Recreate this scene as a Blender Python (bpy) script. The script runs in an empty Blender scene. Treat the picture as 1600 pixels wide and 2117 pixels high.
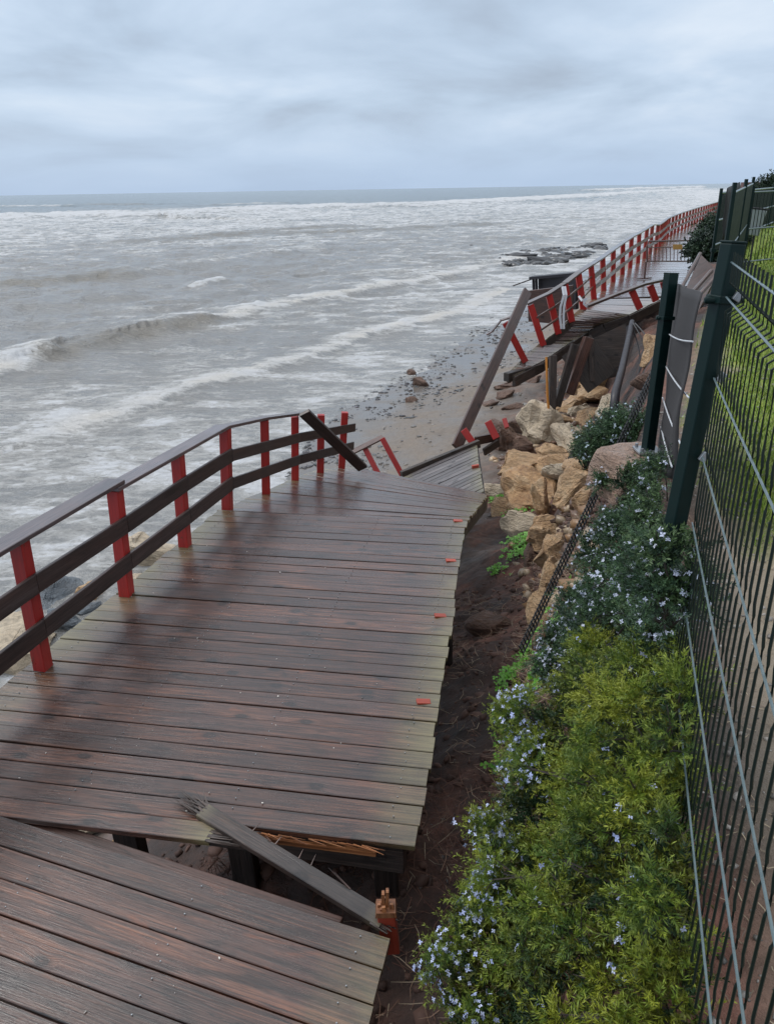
import bpy, math, random
import numpy as np
from mathutils import Vector, Matrix
from mathutils.geometry import convex_hull_2d
import bmesh
R = math.radians
random.seed(7); rng = np.random.default_rng(7)
sc = bpy.context.scene
COL = sc.collection

# ---------------------------------------------------------------- camera
W_, H_, F_ = 1600.0, 2117.0, 1590.0
CZ = 3.2
ROLL = math.atan(25.5/1500)
PITCH = R(22.82)
cam = bpy.data.cameras.new('camera'); camo = bpy.data.objects.new('camera', cam); COL.objects.link(camo)
cam.sensor_fit = 'VERTICAL'; cam.sensor_height = 24.0; cam.sensor_width = 24.0
cam.lens = 24.0*F_/H_
cam.clip_start = 0.05; cam.clip_end = 20000
camo.location = (0, 0, CZ)
camo.rotation_euler = (Matrix.Rotation(math.pi/2-PITCH, 3, 'X') @ Matrix.Rotation(-ROLL, 3, 'Z')).to_euler()
sc.camera = camo

# ---------------------------------------------------------------- light
SUN_EL, SUN_AZ = R(48), R(-65)          # soft light from the sea side
w = bpy.data.worlds.new('World'); sc.world = w; w.use_nodes = True
nt = w.node_tree; nt.nodes.clear()
def N(nt, t, **k):
    n = nt.nodes.new(t)
    for a, b in k.items():
        if a == 'inp':
            for i, v in b.items(): n.inputs[i].default_value = v
        else: setattr(n, a, b)
    return n
def ramp(nt, stops, interp='LINEAR'):
    n = nt.nodes.new('ShaderNodeValToRGB'); e = n.color_ramp.elements; n.color_ramp.interpolation = interp
    while len(e) > 1: e.remove(e[-1])
    e[0].position = stops[0][0]; e[0].color = (*stops[0][1], 1)
    for p, c in stops[1:]:
        q = e.new(p); q.color = (*c, 1)
    return n
def g3(v): return (v, v, v)
L = nt.links.new
sky = N(nt, 'ShaderNodeTexSky', sky_type='NISHITA', sun_disc=False, sun_elevation=SUN_EL, sun_rotation=SUN_AZ)
bg1 = N(nt, 'ShaderNodeBackground', inp={1: 0.09}); L(sky.outputs[0], bg1.inputs[0])
tc = N(nt, 'ShaderNodeTexCoord')
sep = N(nt, 'ShaderNodeSeparateXYZ'); L(tc.outputs['Generated'], sep.inputs[0])
zc = N(nt, 'ShaderNodeMath', operation='MAXIMUM', inp={1: 0.0}); L(sep.outputs[2], zc.inputs[0])
za = N(nt, 'ShaderNodeMath', operation='ADD', inp={1: 0.20}); L(zc.outputs[0], za.inputs[0])
dx = N(nt, 'ShaderNodeMath', operation='DIVIDE'); L(sep.outputs[0], dx.inputs[0]); L(za.outputs[0], dx.inputs[1])
dy = N(nt, 'ShaderNodeMath', operation='DIVIDE'); L(sep.outputs[1], dy.inputs[0]); L(za.outputs[0], dy.inputs[1])
cb = N(nt, 'ShaderNodeCombineXYZ'); L(dx.outputs[0], cb.inputs[0]); L(dy.outputs[0], cb.inputs[1])
mp = N(nt, 'ShaderNodeMapping', inp={1: (0.3, 0.6, 0), 3: (0.85, 0.85, 1)}); L(cb.outputs[0], mp.inputs[0])
n1 = N(nt, 'ShaderNodeTexNoise', inp={'Scale': 1.15, 'Detail': 7, 'Roughness': 0.52, 'Distortion': 0.3}); L(mp.outputs[0], n1.inputs['Vector'])
cr = ramp(nt, [(0.34, (0.34, 0.41, 0.51)), (0.46, (0.44, 0.545, 0.68)), (0.55, (0.52, 0.63, 0.77)), (0.68, (0.66, 0.745, 0.85))])
L(n1.outputs[0], cr.inputs[0])
# overall elevation tint: pale blue near the sea, greyer overhead
er = ramp(nt, [(0.0, (0.40, 0.52, 0.70)), (0.04, (0.44, 0.56, 0.74)), (0.11, (0.52, 0.60, 0.74)), (0.17, (0.52, 0.60, 0.72)), (0.38, (0.86, 0.93, 1.02)), (1, (1.4, 1.44, 1.5))])
L(zc.outputs[0], er.inputs[0])
fz = N(nt, 'ShaderNodeMapRange', inp={1: 0.015, 2: 0.09, 3: 0.15, 4: 0.9}); L(zc.outputs[0], fz.inputs[0])
mx = N(nt, 'ShaderNodeMix', data_type='RGBA'); fz2 = N(nt, 'ShaderNodeMapRange', inp={1: 0.22, 2: 0.5, 3: 1.0, 4: 0.25}); L(zc.outputs[0], fz2.inputs[0])
fm = N(nt, 'ShaderNodeMath', operation='MULTIPLY'); L(fz.outputs[0], fm.inputs[0]); L(fz2.outputs[0], fm.inputs[1]); L(fm.outputs[0], mx.inputs[0]); L(er.outputs[0], mx.inputs[6]); L(cr.outputs[0], mx.inputs[7])
bg2 = N(nt, 'ShaderNodeBackground', inp={1: 1.0}); L(mx.outputs[2], bg2.inputs[0])
ms = N(nt, 'ShaderNodeMixShader', inp={0: 0.93}); L(bg1.outputs[0], ms.inputs[1]); L(bg2.outputs[0], ms.inputs[2])
wo = N(nt, 'ShaderNodeOutputWorld'); L(ms.outputs[0], wo.inputs[0])
sun = bpy.data.lights.new('sun', 'SUN'); suno = bpy.data.objects.new('sun', sun); COL.objects.link(suno)
sun.energy = 1.3; sun.angle = R(25); sun.color = (1.0, 0.97, 0.93)
sd = Vector((math.sin(SUN_AZ)*math.cos(SUN_EL), math.cos(SUN_AZ)*math.cos(SUN_EL), math.sin(SUN_EL)))
suno.rotation_euler = sd.to_track_quat('Z', 'Y').to_euler()
sc.view_settings.view_transform = 'Standard'; sc.view_settings.look = 'None'
sc.view_settings.exposure = 0.22; sc.view_settings.gamma = 1
sc.view_settings.use_curve_mapping = False

# ---------------------------------------------------------------- survey helpers
cr_, sr_, cp_, sp_ = math.cos(ROLL), math.sin(ROLL), math.cos(PITCH), math.sin(PITCH)
def ray(x, y):
    u = x-800; v = 1058.5-y
    a = u*cr_+v*sr_; b = -u*sr_+v*cr_
    return a, F_*cp_+b*sp_, -F_*sp_+b*cp_
def G(x, y, z=0.0):
    X, Y, Z = ray(x, y); t = (z-CZ)/Z
    return Vector((X*t, Y*t, z))
def D(x, y, d):
    X, Y, Z = ray(x, y); t = d/Y
    return Vector((X*t, d, CZ+Z*t))

# ---------------------------------------------------------------- numpy noise
def _h(ix, iy, s):
    n = (ix.astype(np.int64)*374761393 + iy.astype(np.int64)*668265263 + s*974634777) & 0xffffffff
    n = ((n ^ (n >> 13))*1274126177) & 0xffffffff
    return ((n ^ (n >> 16)) & 0xffff)/65535.0
def vnoise(x, y, s=0):
    x = np.asarray(x, float); y = np.asarray(y, float)
    ix = np.floor(x); iy = np.floor(y); fx = x-ix; fy = y-iy
    fx = fx*fx*(3-2*fx); fy = fy*fy*(3-2*fy)
    a = _h(ix, iy, s); b = _h(ix+1, iy, s); c = _h(ix, iy+1, s); d = _h(ix+1, iy+1, s)
    return (a*(1-fx)+b*fx)*(1-fy)+(c*(1-fx)+d*fx)*fy
def fbm(x, y, o=4, s=0):
    t = 0; a = .5
    for i in range(o):
        t = t+a*(vnoise(x, y, s+i)-.5); x = x*2.03+5.1; y = y*2.03+1.7; a *= .5
    return t

# ---------------------------------------------------------------- object helpers
def tag(o, label=None, cat=None, group=None, kind=None):
    if label: o['label'] = label
    if cat: o['category'] = cat
    if group: o['group'] = group
    if kind: o['kind'] = kind
    return o
def empty(name, loc, label, cat, group=None):
    o = bpy.data.objects.new(name, None); COL.objects.link(o); o.location = loc; o.empty_display_size = .1
    return tag(o, label, cat, group)
class MB:
    def __init__(s): s.v = []; s.f = []; s.uv = []; s.r = []; s.e = []; s.c = 0
    def add(s, vs, fs, uvs=None, rnd=None, edge=None):
        b = len(s.v); s.v += [tuple(p) for p in vs]
        if rnd is None: rnd = random.random()
        s.r += [rnd]*len(vs); s.e += list(edge) if edge is not None else [0.0]*len(vs)
        for i, f in enumerate(fs):
            s.f.append(tuple(b+k for k in f))
            s.uv.append(uvs[i] if uvs else [(vs[k][0], vs[k][1]) for k in f])
    def box(s, p0, p1, wd, ht, up=(0, 0, 1), seg=1, taper=1.0, edgefn=None, rnd=None):
        """beam from p0 to p1, wd across, ht along 'up'"""
        p0 = Vector(p0); p1 = Vector(p1); d = (p1-p0); ln = d.length; d.normalize()
        up = Vector(up); side = d.cross(up)
        if side.length < 1e-4: side = d.cross(Vector((1, 0, 0)))
        side.normalize(); u2 = side.cross(d).normalized()
        vs = []; ed = []
        for i in range(seg+1):
            t = i/seg; c = p0.lerp(p1, t); k = 1+(taper-1)*t
            for a, b in ((-1, -1), (1, -1), (1, 1), (-1, 1)):
                vs.append(c+side*(a*wd/2*k)+u2*(b*ht/2*k)); ed.append(edgefn(t*ln, ln) if edgefn else 0)
        fs = []; uvs = []; rr = random.random()*20
        per = [0, wd, wd+ht, 2*wd+ht, 2*wd+2*ht]
        for i in range(seg):
            for j in range(4):
                a = i*4+j; b = i*4+(j+1) % 4
                fs.append((a, b, b+4, a+4))
                u0, u1 = ln*i/seg+rr, ln*(i+1)/seg+rr
                uvs.append([(u0, per[j]+rr), (u0, per[j+1]+rr), (u1, per[j+1]+rr), (u1, per[j]+rr)])
        fs.append((3, 2, 1, 0)); uvs.append([(rr, ht), (rr+.02, ht), (rr+.02, 0), (rr, 0)])
        b = seg*4; fs.append((b, b+1, b+2, b+3)); uvs.append([(rr, 0), (rr+.02, 0), (rr+.02, ht), (rr, ht)])
        s.add(vs, fs, uvs, rnd, ed); return s
    def tube(s, pts, r, n=6, taper=1.0, cap=True):
        pts = [Vector(p) for p in pts]; vs = []; m = len(pts)
        for i, p in enumerate(pts):
            d = (pts[min(i+1, m-1)]-pts[max(i-1, 0)]).normalized()
            a = d.cross(Vector((0, 0, 1)))
            if a.length < .05: a = d.cross(Vector((1, 0, 0)))
            a.normalize(); b = a.cross(d)
            rr = (r if not callable(r) else r(i/(m-1)))*(1+(taper-1)*i/max(1, m-1))
            for k in range(n):
                t = 2*math.pi*k/n; vs.append(p+a*(rr*math.cos(t))+b*(rr*math.sin(t)))
        fs = []; uvs = []; rr = random.random()*9; ln = 0
        for i in range(m-1):
            l2 = ln+(pts[i+1]-pts[i]).length
            for k in range(n):
                fs.append((i*n+k, i*n+(k+1) % n, (i+1)*n+(k+1) % n, (i+1)*n+k))
                q = .12/n
                uvs.append([(ln+rr, k*q), (ln+rr, k*q+q), (l2+rr, k*q+q), (l2+rr, k*q)])
            ln = l2
        if cap:
            fs.append(tuple(range(n))[::-1]); uvs.append([(0, 0)]*n)
            fs.append(tuple((m-1)*n+k for k in range(n))); uvs.append([(0, 0)]*n)
        s.add(vs, fs, uvs); return s
    def build(s, name, mat, parent=None, bevel=0, smooth=False, kind=None):
        me = bpy.data.meshes.new(name); me.from_pydata(s.v, [], s.f)
        uvl = me.uv_layers.new(name='UVMap')
        flat = np.array([c for f in s.uv for uv in f for c in uv], dtype=np.float32)
        uvl.data.foreach_set('uv', flat)
        a = me.attributes.new('rnd', 'FLOAT', 'POINT'); a.data.foreach_set('value', np.array(s.r, dtype=np.float32))
        a = me.attributes.new('edge', 'FLOAT', 'POINT'); a.data.foreach_set('value', np.array(s.e, dtype=np.float32))
        if smooth: me.shade_smooth()
        me.materials.append(mat)
        o = bpy.data.objects.new(name, me); COL.objects.link(o)
        if parent is not None:
            o.parent = parent; o.matrix_parent_inverse = Matrix.Identity(4)
            inv = Matrix.Translation(-parent.location) if parent.parent is None else Matrix.Translation(-parent.location-parent.parent.location)
            me.transform(inv)
        if bevel:
            m = o.modifiers.new('bevel', 'BEVEL'); m.width = bevel; m.segments = 2; m.limit_method = 'ANGLE'
        if kind: o['kind'] = kind
        return o
def center(o):
    """move the object's origin to the middle of its mesh base (top-level meshes)"""
    me = o.data; n = len(me.vertices); co = np.empty(n*3); me.vertices.foreach_get('co', co); co = co.reshape(-1, 3)
    c = Vector(((co[:, 0].min()+co[:, 0].max())/2, (co[:, 1].min()+co[:, 1].max())/2, co[:, 2].min()))
    me.transform(Matrix.Translation(-c)); o.location = o.location+c
    return o
def npmesh(name, v, f, mat, attrs=None, smooth=False, parent=None):
    """v (n,3), f (m,k) numpy arrays"""
    me = bpy.data.meshes.new(name); v = np.asarray(v, np.float32); f = np.asarray(f, np.int32)
    me.vertices.add(len(v)); me.vertices.foreach_set('co', v.ravel())
    k = f.shape[1]
    me.loops.add(f.size); me.loops.foreach_set('vertex_index', f.ravel())
    me.polygons.add(len(f)); me.polygons.foreach_set('loop_start', np.arange(len(f), dtype=np.int32)*k)
    me.polygons.foreach_set('loop_total', np.full(len(f), k, np.int32))
    me.update(calc_edges=True); me.validate()
    for nme, (typ, dat) in (attrs or {}).items():
        a = me.attributes.new(nme, typ, 'POINT')
        a.data.foreach_set('color' if typ == 'FLOAT_COLOR' else 'value', np.asarray(dat, np.float32).ravel())
    if smooth: me.shade_smooth()
    me.materials.append(mat)
    o = bpy.data.objects.new(name, me); COL.objects.link(o)
    if parent is not None:
        o.parent = parent; me.transform(Matrix.Translation(-parent.location))
    return o

# ---------------------------------------------------------------- materials
def mat(name):
    m = bpy.data.materials.new(name); m.use_nodes = True; t = m.node_tree; t.nodes.clear()
    p = t.nodes.new('ShaderNodeBsdfPrincipled'); o = t.nodes.new('ShaderNodeOutputMaterial'); t.links.new(p.outputs[0], o.inputs[0])
    return m, t, p
def mathn(t, op, a, b=None, c=None, clamp=False):
    n = t.nodes.new('ShaderNodeMath'); n.operation = op; n.use_clamp = clamp
    for i, x in enumerate((a, b, c)):
        if x is None: continue
        if isinstance(x, (int, float)): n.inputs[i].default_value = x
        else: t.links.new(x, n.inputs[i])
    return n.outputs[0]
def mixc(t, fac, a, b, mode='MIX'):
    n = t.nodes.new('ShaderNodeMix'); n.data_type = 'RGBA'; n.blend_type = mode
    for i, x in ((0, fac), (6, a), (7, b)):
        if isinstance(x, (int, float)): n.inputs[i].default_value = x
        elif isinstance(x, tuple): n.inputs[i].default_value = (*x, 1)
        else: t.links.new(x, n.inputs[i])
    return n.outputs[2]
def noise(t, vec, scale, detail=5, rough=.55, dist=0.0):
    n = N(t, 'ShaderNodeTexNoise', inp={'Scale': scale, 'Detail': detail, 'Roughness': rough, 'Distortion': dist})
    if vec is not None: t.links.new(vec, n.inputs['Vector'])
    return n.outputs[0]
def mapping(t, vec, sc3, loc=(0, 0, 0)):
    n = N(t, 'ShaderNodeMapping', inp={1: loc, 3: sc3}); t.links.new(vec, n.inputs[0]); return n.outputs[0]
def attr(t, name):
    n = t.nodes.new('ShaderNodeAttribute'); n.attribute_name = name; return n
def bump(t, h, p, strength=.3, dist=.01):
    n = N(t, 'ShaderNodeBump', inp={0: strength, 1: dist}); t.links.new(h, n.inputs['Height']); t.links.new(n.outputs[0], p.inputs['Normal']); return n
def rampn(t, x, stops):
    n = ramp(t, stops); t.links.new(x, n.inputs[0]); return n.outputs[0]
def mrange(t, x, a, b, c=0., d=1.):
    n = N(t, 'ShaderNodeMapRange', inp={1: a, 2: b, 3: c, 4: d}); t.links.new(x, n.inputs[0]); return n.outputs[0]

def wood(name, dark, mid, light, rough=(.18, .5), algae=(.17, .15, .07), algae_amt=1.0, knots=True, bstr=.5, tint=1.0, coat=0.0):
    m, t, p = mat(name)
    tcn = N(t, 'ShaderNodeTexCoord'); rn = attr(t, 'rnd').outputs['Fac']; ed = attr(t, 'edge').outputs['Fac']
    cx = N(t, 'ShaderNodeCombineXYZ')
    t.links.new(mathn(t, 'MULTIPLY', rn, 37.0), cx.inputs[0]); t.links.new(mathn(t, 'MULTIPLY', rn, 53.0), cx.inputs[1])
    va = N(t, 'ShaderNodeVectorMath', operation='ADD'); t.links.new(tcn.outputs['UV'], va.inputs[0]); t.links.new(cx.outputs[0], va.inputs[1])
    uv = va.outputs[0]
    if knots:
        vo = N(t, 'ShaderNodeTexVoronoi', voronoi_dimensions='2D', inp={'Scale': 1.0, 'Randomness': .95}); t.links.new(mapping(t, uv, (2.7, 4.4, 1)), vo.inputs['Vector'])
        sc_ = N(t, 'ShaderNodeSeparateColor'); t.links.new(vo.outputs['Color'], sc_.inputs[0])
        kd = mathn(t, 'ADD', vo.outputs['Distance'], mathn(t, 'MULTIPLY', mathn(t, 'LESS_THAN', sc_.outputs[0], .66), 2.0))
        ko = N(t, 'ShaderNodeCombineXYZ'); t.links.new(mrange(t, kd, 0, .33, .028, 0), ko.inputs[1])
        vb = N(t, 'ShaderNodeVectorMath', operation='ADD'); t.links.new(uv, vb.inputs[0]); t.links.new(ko.outputs[0], vb.inputs[1]); uv = vb.outputs[0]
    g1 = noise(t, mapping(t, uv, (1.9, 55, 1)), 1.0, 7, .66, .9)       # grain
    g2 = noise(t, mapping(t, uv, (5, 150, 1)), 1.0, 3, .6, .2)         # fibres
    bl = noise(t, mapping(t, uv, (1.3, 5, 1)), 1.0, 4, .55)            # blotches
    wet = noise(t, tcn.outputs['Object'], 1.7, 5, .6)
    c = rampn(t, g1, [(.34, dark), (.48, mid), (.66, light)])
    c2 = rampn(t, g1, [(.3, tuple(x*.8 for x in dark)), (.55, tuple(x*.9+.012 for x in mid)), (.75, (mid[0]*1.15+.02, mid[1]*1.35+.02, mid[2]*1.6+.02))])
    c = mixc(t, mrange(t, bl, .38, .62), c, c2)
    st_ = noise(t, mapping(t, uv, (2.2, 9, 1), (7, 3, 0)), 1.0, 5, .6, .8)
    c = mixc(t, rampn(t, st_, [(.56, g3(0)), (.68, g3(.7))]), c, tuple(x*.75 for x in dark))
    c = mixc(t, rampn(t, st_, [(.28, g3(.5)), (.38, g3(0))]), c, (light[0]*1.1, light[1]*.8, light[2]*.55))
    vv = mrange(t, rn, 0, 1, .68, 1.35)
    vc = N(t, 'ShaderNodeCombineColor'); [t.links.new(vv, vc.inputs[i]) for i in range(3)]
    c = mixc(t, 1.0, c, vc.outputs[0], 'MULTIPLY')
    fib = rampn(t, g2, [(.34, g3(.3)), (.46, g3(1)), (.7, g3(1.25))])
    c = mixc(t, .8, c, fib, 'MULTIPLY')
    hgt = mathn(t, 'ADD', mathn(t, 'MULTIPLY', g1, .7), mathn(t, 'MULTIPLY', g2, .35))
    if knots:
        kn = mathn(t, 'ADD', kd, mathn(t, 'MULTIPLY', mathn(t, 'SUBTRACT', g1, .5), .10))
        c = mixc(t, rampn(t, kn, [(.02, g3(.6)), (.05, g3(.9)), (.07, g3(.75)), (.10, g3(.9)), (.12, g3(.45)), (.2, g3(.0))]), c, (.006, .004, .004))
        ck = noise(t, mapping(t, uv, (.9, 26, 1), (4, 9, 0)), 1.0, 4, .5, 1.2)   # drying cracks
        crk = rampn(t, ck, [(.485, g3(0)), (.497, g3(1)), (.503, g3(1)), (.515, g3(0))])
        c = mixc(t, mathn(t, 'MULTIPLY', crk, mrange(t, bl, .5, .6)), c, (.008, .006, .006))
    if algae_amt:
        a = mathn(t, 'MULTIPLY', ed, mrange(t, wet, .3, .62), clamp=True)
        a = mathn(t, 'MULTIPLY', a, mrange(t, g1, .25, .6, .5, 1.))
        c = mixc(t, mathn(t, 'MULTIPLY', a, algae_amt, clamp=True), c, mixc(t, g1, tuple(x*.55 for x in algae), tuple(x*1.35 for x in algae)))
    if tint != 1.0: c = mixc(t, 1.0, c, g3(tint), 'MULTIPLY')
    t.links.new(c, p.inputs['Base Color'])
    ro = mathn(t, 'ADD', mrange(t, wet, .33, .66, rough[0], rough[1]), mathn(t, 'MULTIPLY', mathn(t, 'SUBTRACT', g2, .5), .25), clamp=True)
    t.links.new(ro, p.inputs['Roughness'])
    p.inputs['Specular IOR Level'].default_value = .5
    p.inputs['Coat Weight'].default_value = coat; p.inputs['Coat Roughness'].default_value = .15
    bump(t, hgt, p, bstr, .008); bb_ = N(t, 'ShaderNodeBump', inp={0: .28, 1: .006}); t.links.new(hgt, bb_.inputs['Height']); t.links.new(bb_.outputs[0], p.inputs['Coat Normal'])
    return m
M = {}
M['deck'] = wood('deck wood', (.009, .005, .004), (.056, .022, .014), (.17, .07, .036), coat=.55, rough=(.2, .42), bstr=.6, algae=(.19, .165, .08))
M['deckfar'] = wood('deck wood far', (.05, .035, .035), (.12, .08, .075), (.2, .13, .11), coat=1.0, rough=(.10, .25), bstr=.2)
M['rail'] = wood('stained rail wood', (.016, .011, .010), (.034, .020, .017), (.06, .034, .028), algae_amt=0, knots=False, bstr=.25, rough=(.3, .5))
M['handrail'] = wood('wet handrail wood', (.04, .028, .028), (.075, .052, .052), (.12, .085, .08), algae_amt=0, knots=False, coat=.6, rough=(.25, .45), bstr=.25)
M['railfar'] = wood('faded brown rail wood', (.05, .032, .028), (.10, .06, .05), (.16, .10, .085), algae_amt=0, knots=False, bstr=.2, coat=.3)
M['old'] = wood('old dark timber', (.012, .009, .008), (.035, .025, .020), (.075, .05, .038), algae=(.07, .07, .03), rough=(.4, .7))
M['brown'] = wood('reddish brown board', (.035, .018, .014), (.075, .037, .028), (.12, .06, .045), algae_amt=0, rough=(.3, .5))
M['raw'] = wood('freshly broken wood', (.13, .045, .018), (.27, .10, .035), (.42, .20, .08), algae_amt=0, knots=False, rough=(.4, .6))
M['split'] = wood('split brown plank', (.015, .010, .008), (.05, .032, .025), (.11, .075, .06), algae=(.12, .1, .06), coat=.3)
M['grey'] = wood('weathered grey planks', (.05, .042, .045), (.11, .095, .095), (.18, .16, .155), algae=(.2, .18, .1), rough=(.3, .5), coat=.3)

def painted(name, base, worn, rough=.35):
    m, t, p = mat(name); tcn = N(t, 'ShaderNodeTexCoord')
    a = noise(t, mapping(t, tcn.outputs['UV'], (4, 45, 1)), 1.0, 5, .6, .3); b = noise(t, tcn.outputs['Object'], 6, 5, .6)
    c = mixc(t, mrange(t, a, .35, .75), tuple(x*.82 for x in base), tuple(x*1.12 for x in base))
    c = mixc(t, rampn(t, b, [(.6, g3(0)), (.72, g3(.6))]), c, worn)
    ch = noise(t, mapping(t, tcn.outputs['UV'], (7, 22, 1), (3, 1, 0)), 1.0, 7, .7, .4); c = mixc(t, rampn(t, ch, [(.63, g3(0)), (.66, g3(.85))]), c, (.09, .045, .03))
    rn = attr(t, 'rnd').outputs['Fac']; vv = mrange(t, rn, 0, 1, .85, 1.12)
    vc = N(t, 'ShaderNodeCombineColor'); [t.links.new(vv, vc.inputs[i]) for i in range(3)]
    c = mixc(t, 1.0, c, vc.outputs[0], 'MULTIPLY')
    t.links.new(c, p.inputs['Base Color']); t.links.new(mrange(t, b, .3, .7, rough-.08, rough+.2), p.inputs['Roughness'])
    bump(t, a, p, .25, .003); return m
M['red'] = painted('red painted wood', (.37, .024, .020), (.26, .03, .025))
M['redfar'] = painted('red painted wood far', (.30, .035, .028), (.22, .05, .04))
M['orange'] = painted('orange red sawn wood', (.36, .055, .028), (.2, .05, .035))
def metal(name, col, rough=.35, spec=.5, metallic=0.0, nz=.12):
    m, t, p = mat(name); tcn = N(t, 'ShaderNodeTexCoord'); a = noise(t, tcn.outputs['Object'], 14, 5, .6)
    t.links.new(mixc(t, a, tuple(x*(1-nz*2) for x in col), tuple(x*(1+nz*2) for x in col)), p.inputs['Base Color'])
    t.links.new(mrange(t, a, .3, .7, rough-.1, rough+.12), p.inputs['Roughness'])
    p.inputs['Metallic'].default_value = metallic; p.inputs['Specular IOR Level'].default_value = spec
    bump(t, noise(t, tcn.outputs['Object'], 180, 2), p, .06, .001); return m
M['green'] = metal('dark green powder coat', (.003, .014, .013), .40, .18)
M['bars'] = metal('dark fence wire coat', (.005, .012, .008), .45, .3)
M['wire'] = metal('wet grey green wire', (.09, .13, .14), .28, .8)
M['steel'] = metal('galvanised steel', (.32, .34, .36), .35, .5, .6)
M['black'] = metal('black coated wire', (.010, .011, .013), .35)
M['pale'] = metal('pale grey plastic', (.55, .57, .6), .4)
M['dark'] = metal('dark weathered cladding', (.022, .02, .026), .5)
M['strap'] = metal('orange strap', (.5, .2, .03), .5)
M['yellow'] = metal('faded yellow paint', (.5, .28, .10), .5)
M['barrier'] = metal('rusty barrier tube', (.11, .06, .055), .45)
m, t, p = mat('dark shade cloth'); tcn = N(t, 'ShaderNodeTexCoord')
wv = noise(t, mapping(t, tcn.outputs['Object'], (300, 300, 12)), 1, 2); b = noise(t, tcn.outputs['Object'], 2.5, 5)
t.links.new(mixc(t, b, (.018, .017, .019), (.036, .033, .034)), p.inputs['Base Color']); p.inputs['Roughness'].default_value = .75; bump(t, wv, p, .5, .002)
M['cloth'] = m

def rockmat(name, a, b_, c_, wetness=.45, sc_=1.0):
    m, t, p = mat(name); tcn = N(t, 'ShaderNodeTexCoord'); oi = N(t, 'ShaderNodeObjectInfo')
    va = N(t, 'ShaderNodeVectorMath', operation='ADD'); t.links.new(tcn.outputs['Object'], va.inputs[0]); t.links.new(oi.outputs['Location'], va.inputs[1])
    v = va.outputs[0]
    n1 = noise(t, v, 2.6*sc_, 8, .62, .5); n2 = noise(t, v, 16*sc_, 7, .65); n3 = noise(t, mapping(t, v, (2, 3, 11)), 1.5*sc_, 6, .6, .8)
    c = rampn(t, n1, [(.28, a), (.5, b_), (.72, c_)])
    c = mixc(t, mrange(t, oi.outputs['Random'], 0, 1, 0, .55), c, mixc(t, n2, tuple(x*.8 for x in c_), tuple(x*1.15 for x in b_)))
    c = mixc(t, .8, c, rampn(t, n3, [(.3, g3(.45)), (.5, g3(1)), (.75, g3(1.2))]), 'MULTIPLY')
    c = mixc(t, .55, c, rampn(t, n2, [(.3, g3(.5)), (.55, g3(1.05))]), 'MULTIPLY')
    t.links.new(c, p.inputs['Base Color']); t.links.new(mrange(t, n2, .3, .7, wetness-.1, wetness+.3), p.inputs['Roughness'])
    h = mathn(t, 'ADD', mathn(t, 'MULTIPLY', n2, .7), mathn(t, 'MULTIPLY', n3, 1.0)); bump(t, h, p, 1.0, .06); return m
M['sandstone'] = rockmat('wet ochre sandstone', (.22, .11, .045), (.46, .28, .14), (.58, .43, .27))
M['paleston'] = rockmat('pale limestone', (.27, .20, .13), (.46, .37, .26), (.60, .51, .39))
M['brownrock'] = rockmat('dark brown rock', (.06, .03, .02), (.13, .07, .045), (.22, .13, .09))
M['greyrock'] = rockmat('wet blue grey rock', (.05, .065, .08), (.12, .14, .16), (.22, .24, .26), .3)
M['pinkstone'] = rockmat('wet pinkish stone block', (.30, .17, .11), (.44, .29, .21), (.52, .38, .30), .25)
M['reef'] = rockmat('dark reef rock', (.02, .022, .025), (.05, .05, .055), (.10, .10, .10), .5, .3)
m, t, p = mat('shore pebbles'); ca = attr(t, 'col'); t.links.new(ca.outputs['Color'], p.inputs['Base Color']); p.inputs['Roughness'].default_value = .3
M['pebble'] = m

def leafmat(name, rough=.5, trans=.0):
    m, t, p = mat(name); ca = attr(t, 'col')
    t.links.new(ca.outputs['Color'], p.inputs['Base Color']); p.inputs['Roughness'].default_value = rough
    p.inputs['Specular IOR Level'].default_value = .35
    if trans: p.inputs['Subsurface Weight'].default_value = 0
    return m
M['leaf'] = leafmat('rosemary leaf'); M['clover'] = leafmat('soft leaf', .45); M['flower'] = leafmat('pale blue petal', .6)
M['straw'] = leafmat('straw', .7); M['grassb'] = leafmat('grass blade', .55)

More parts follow.
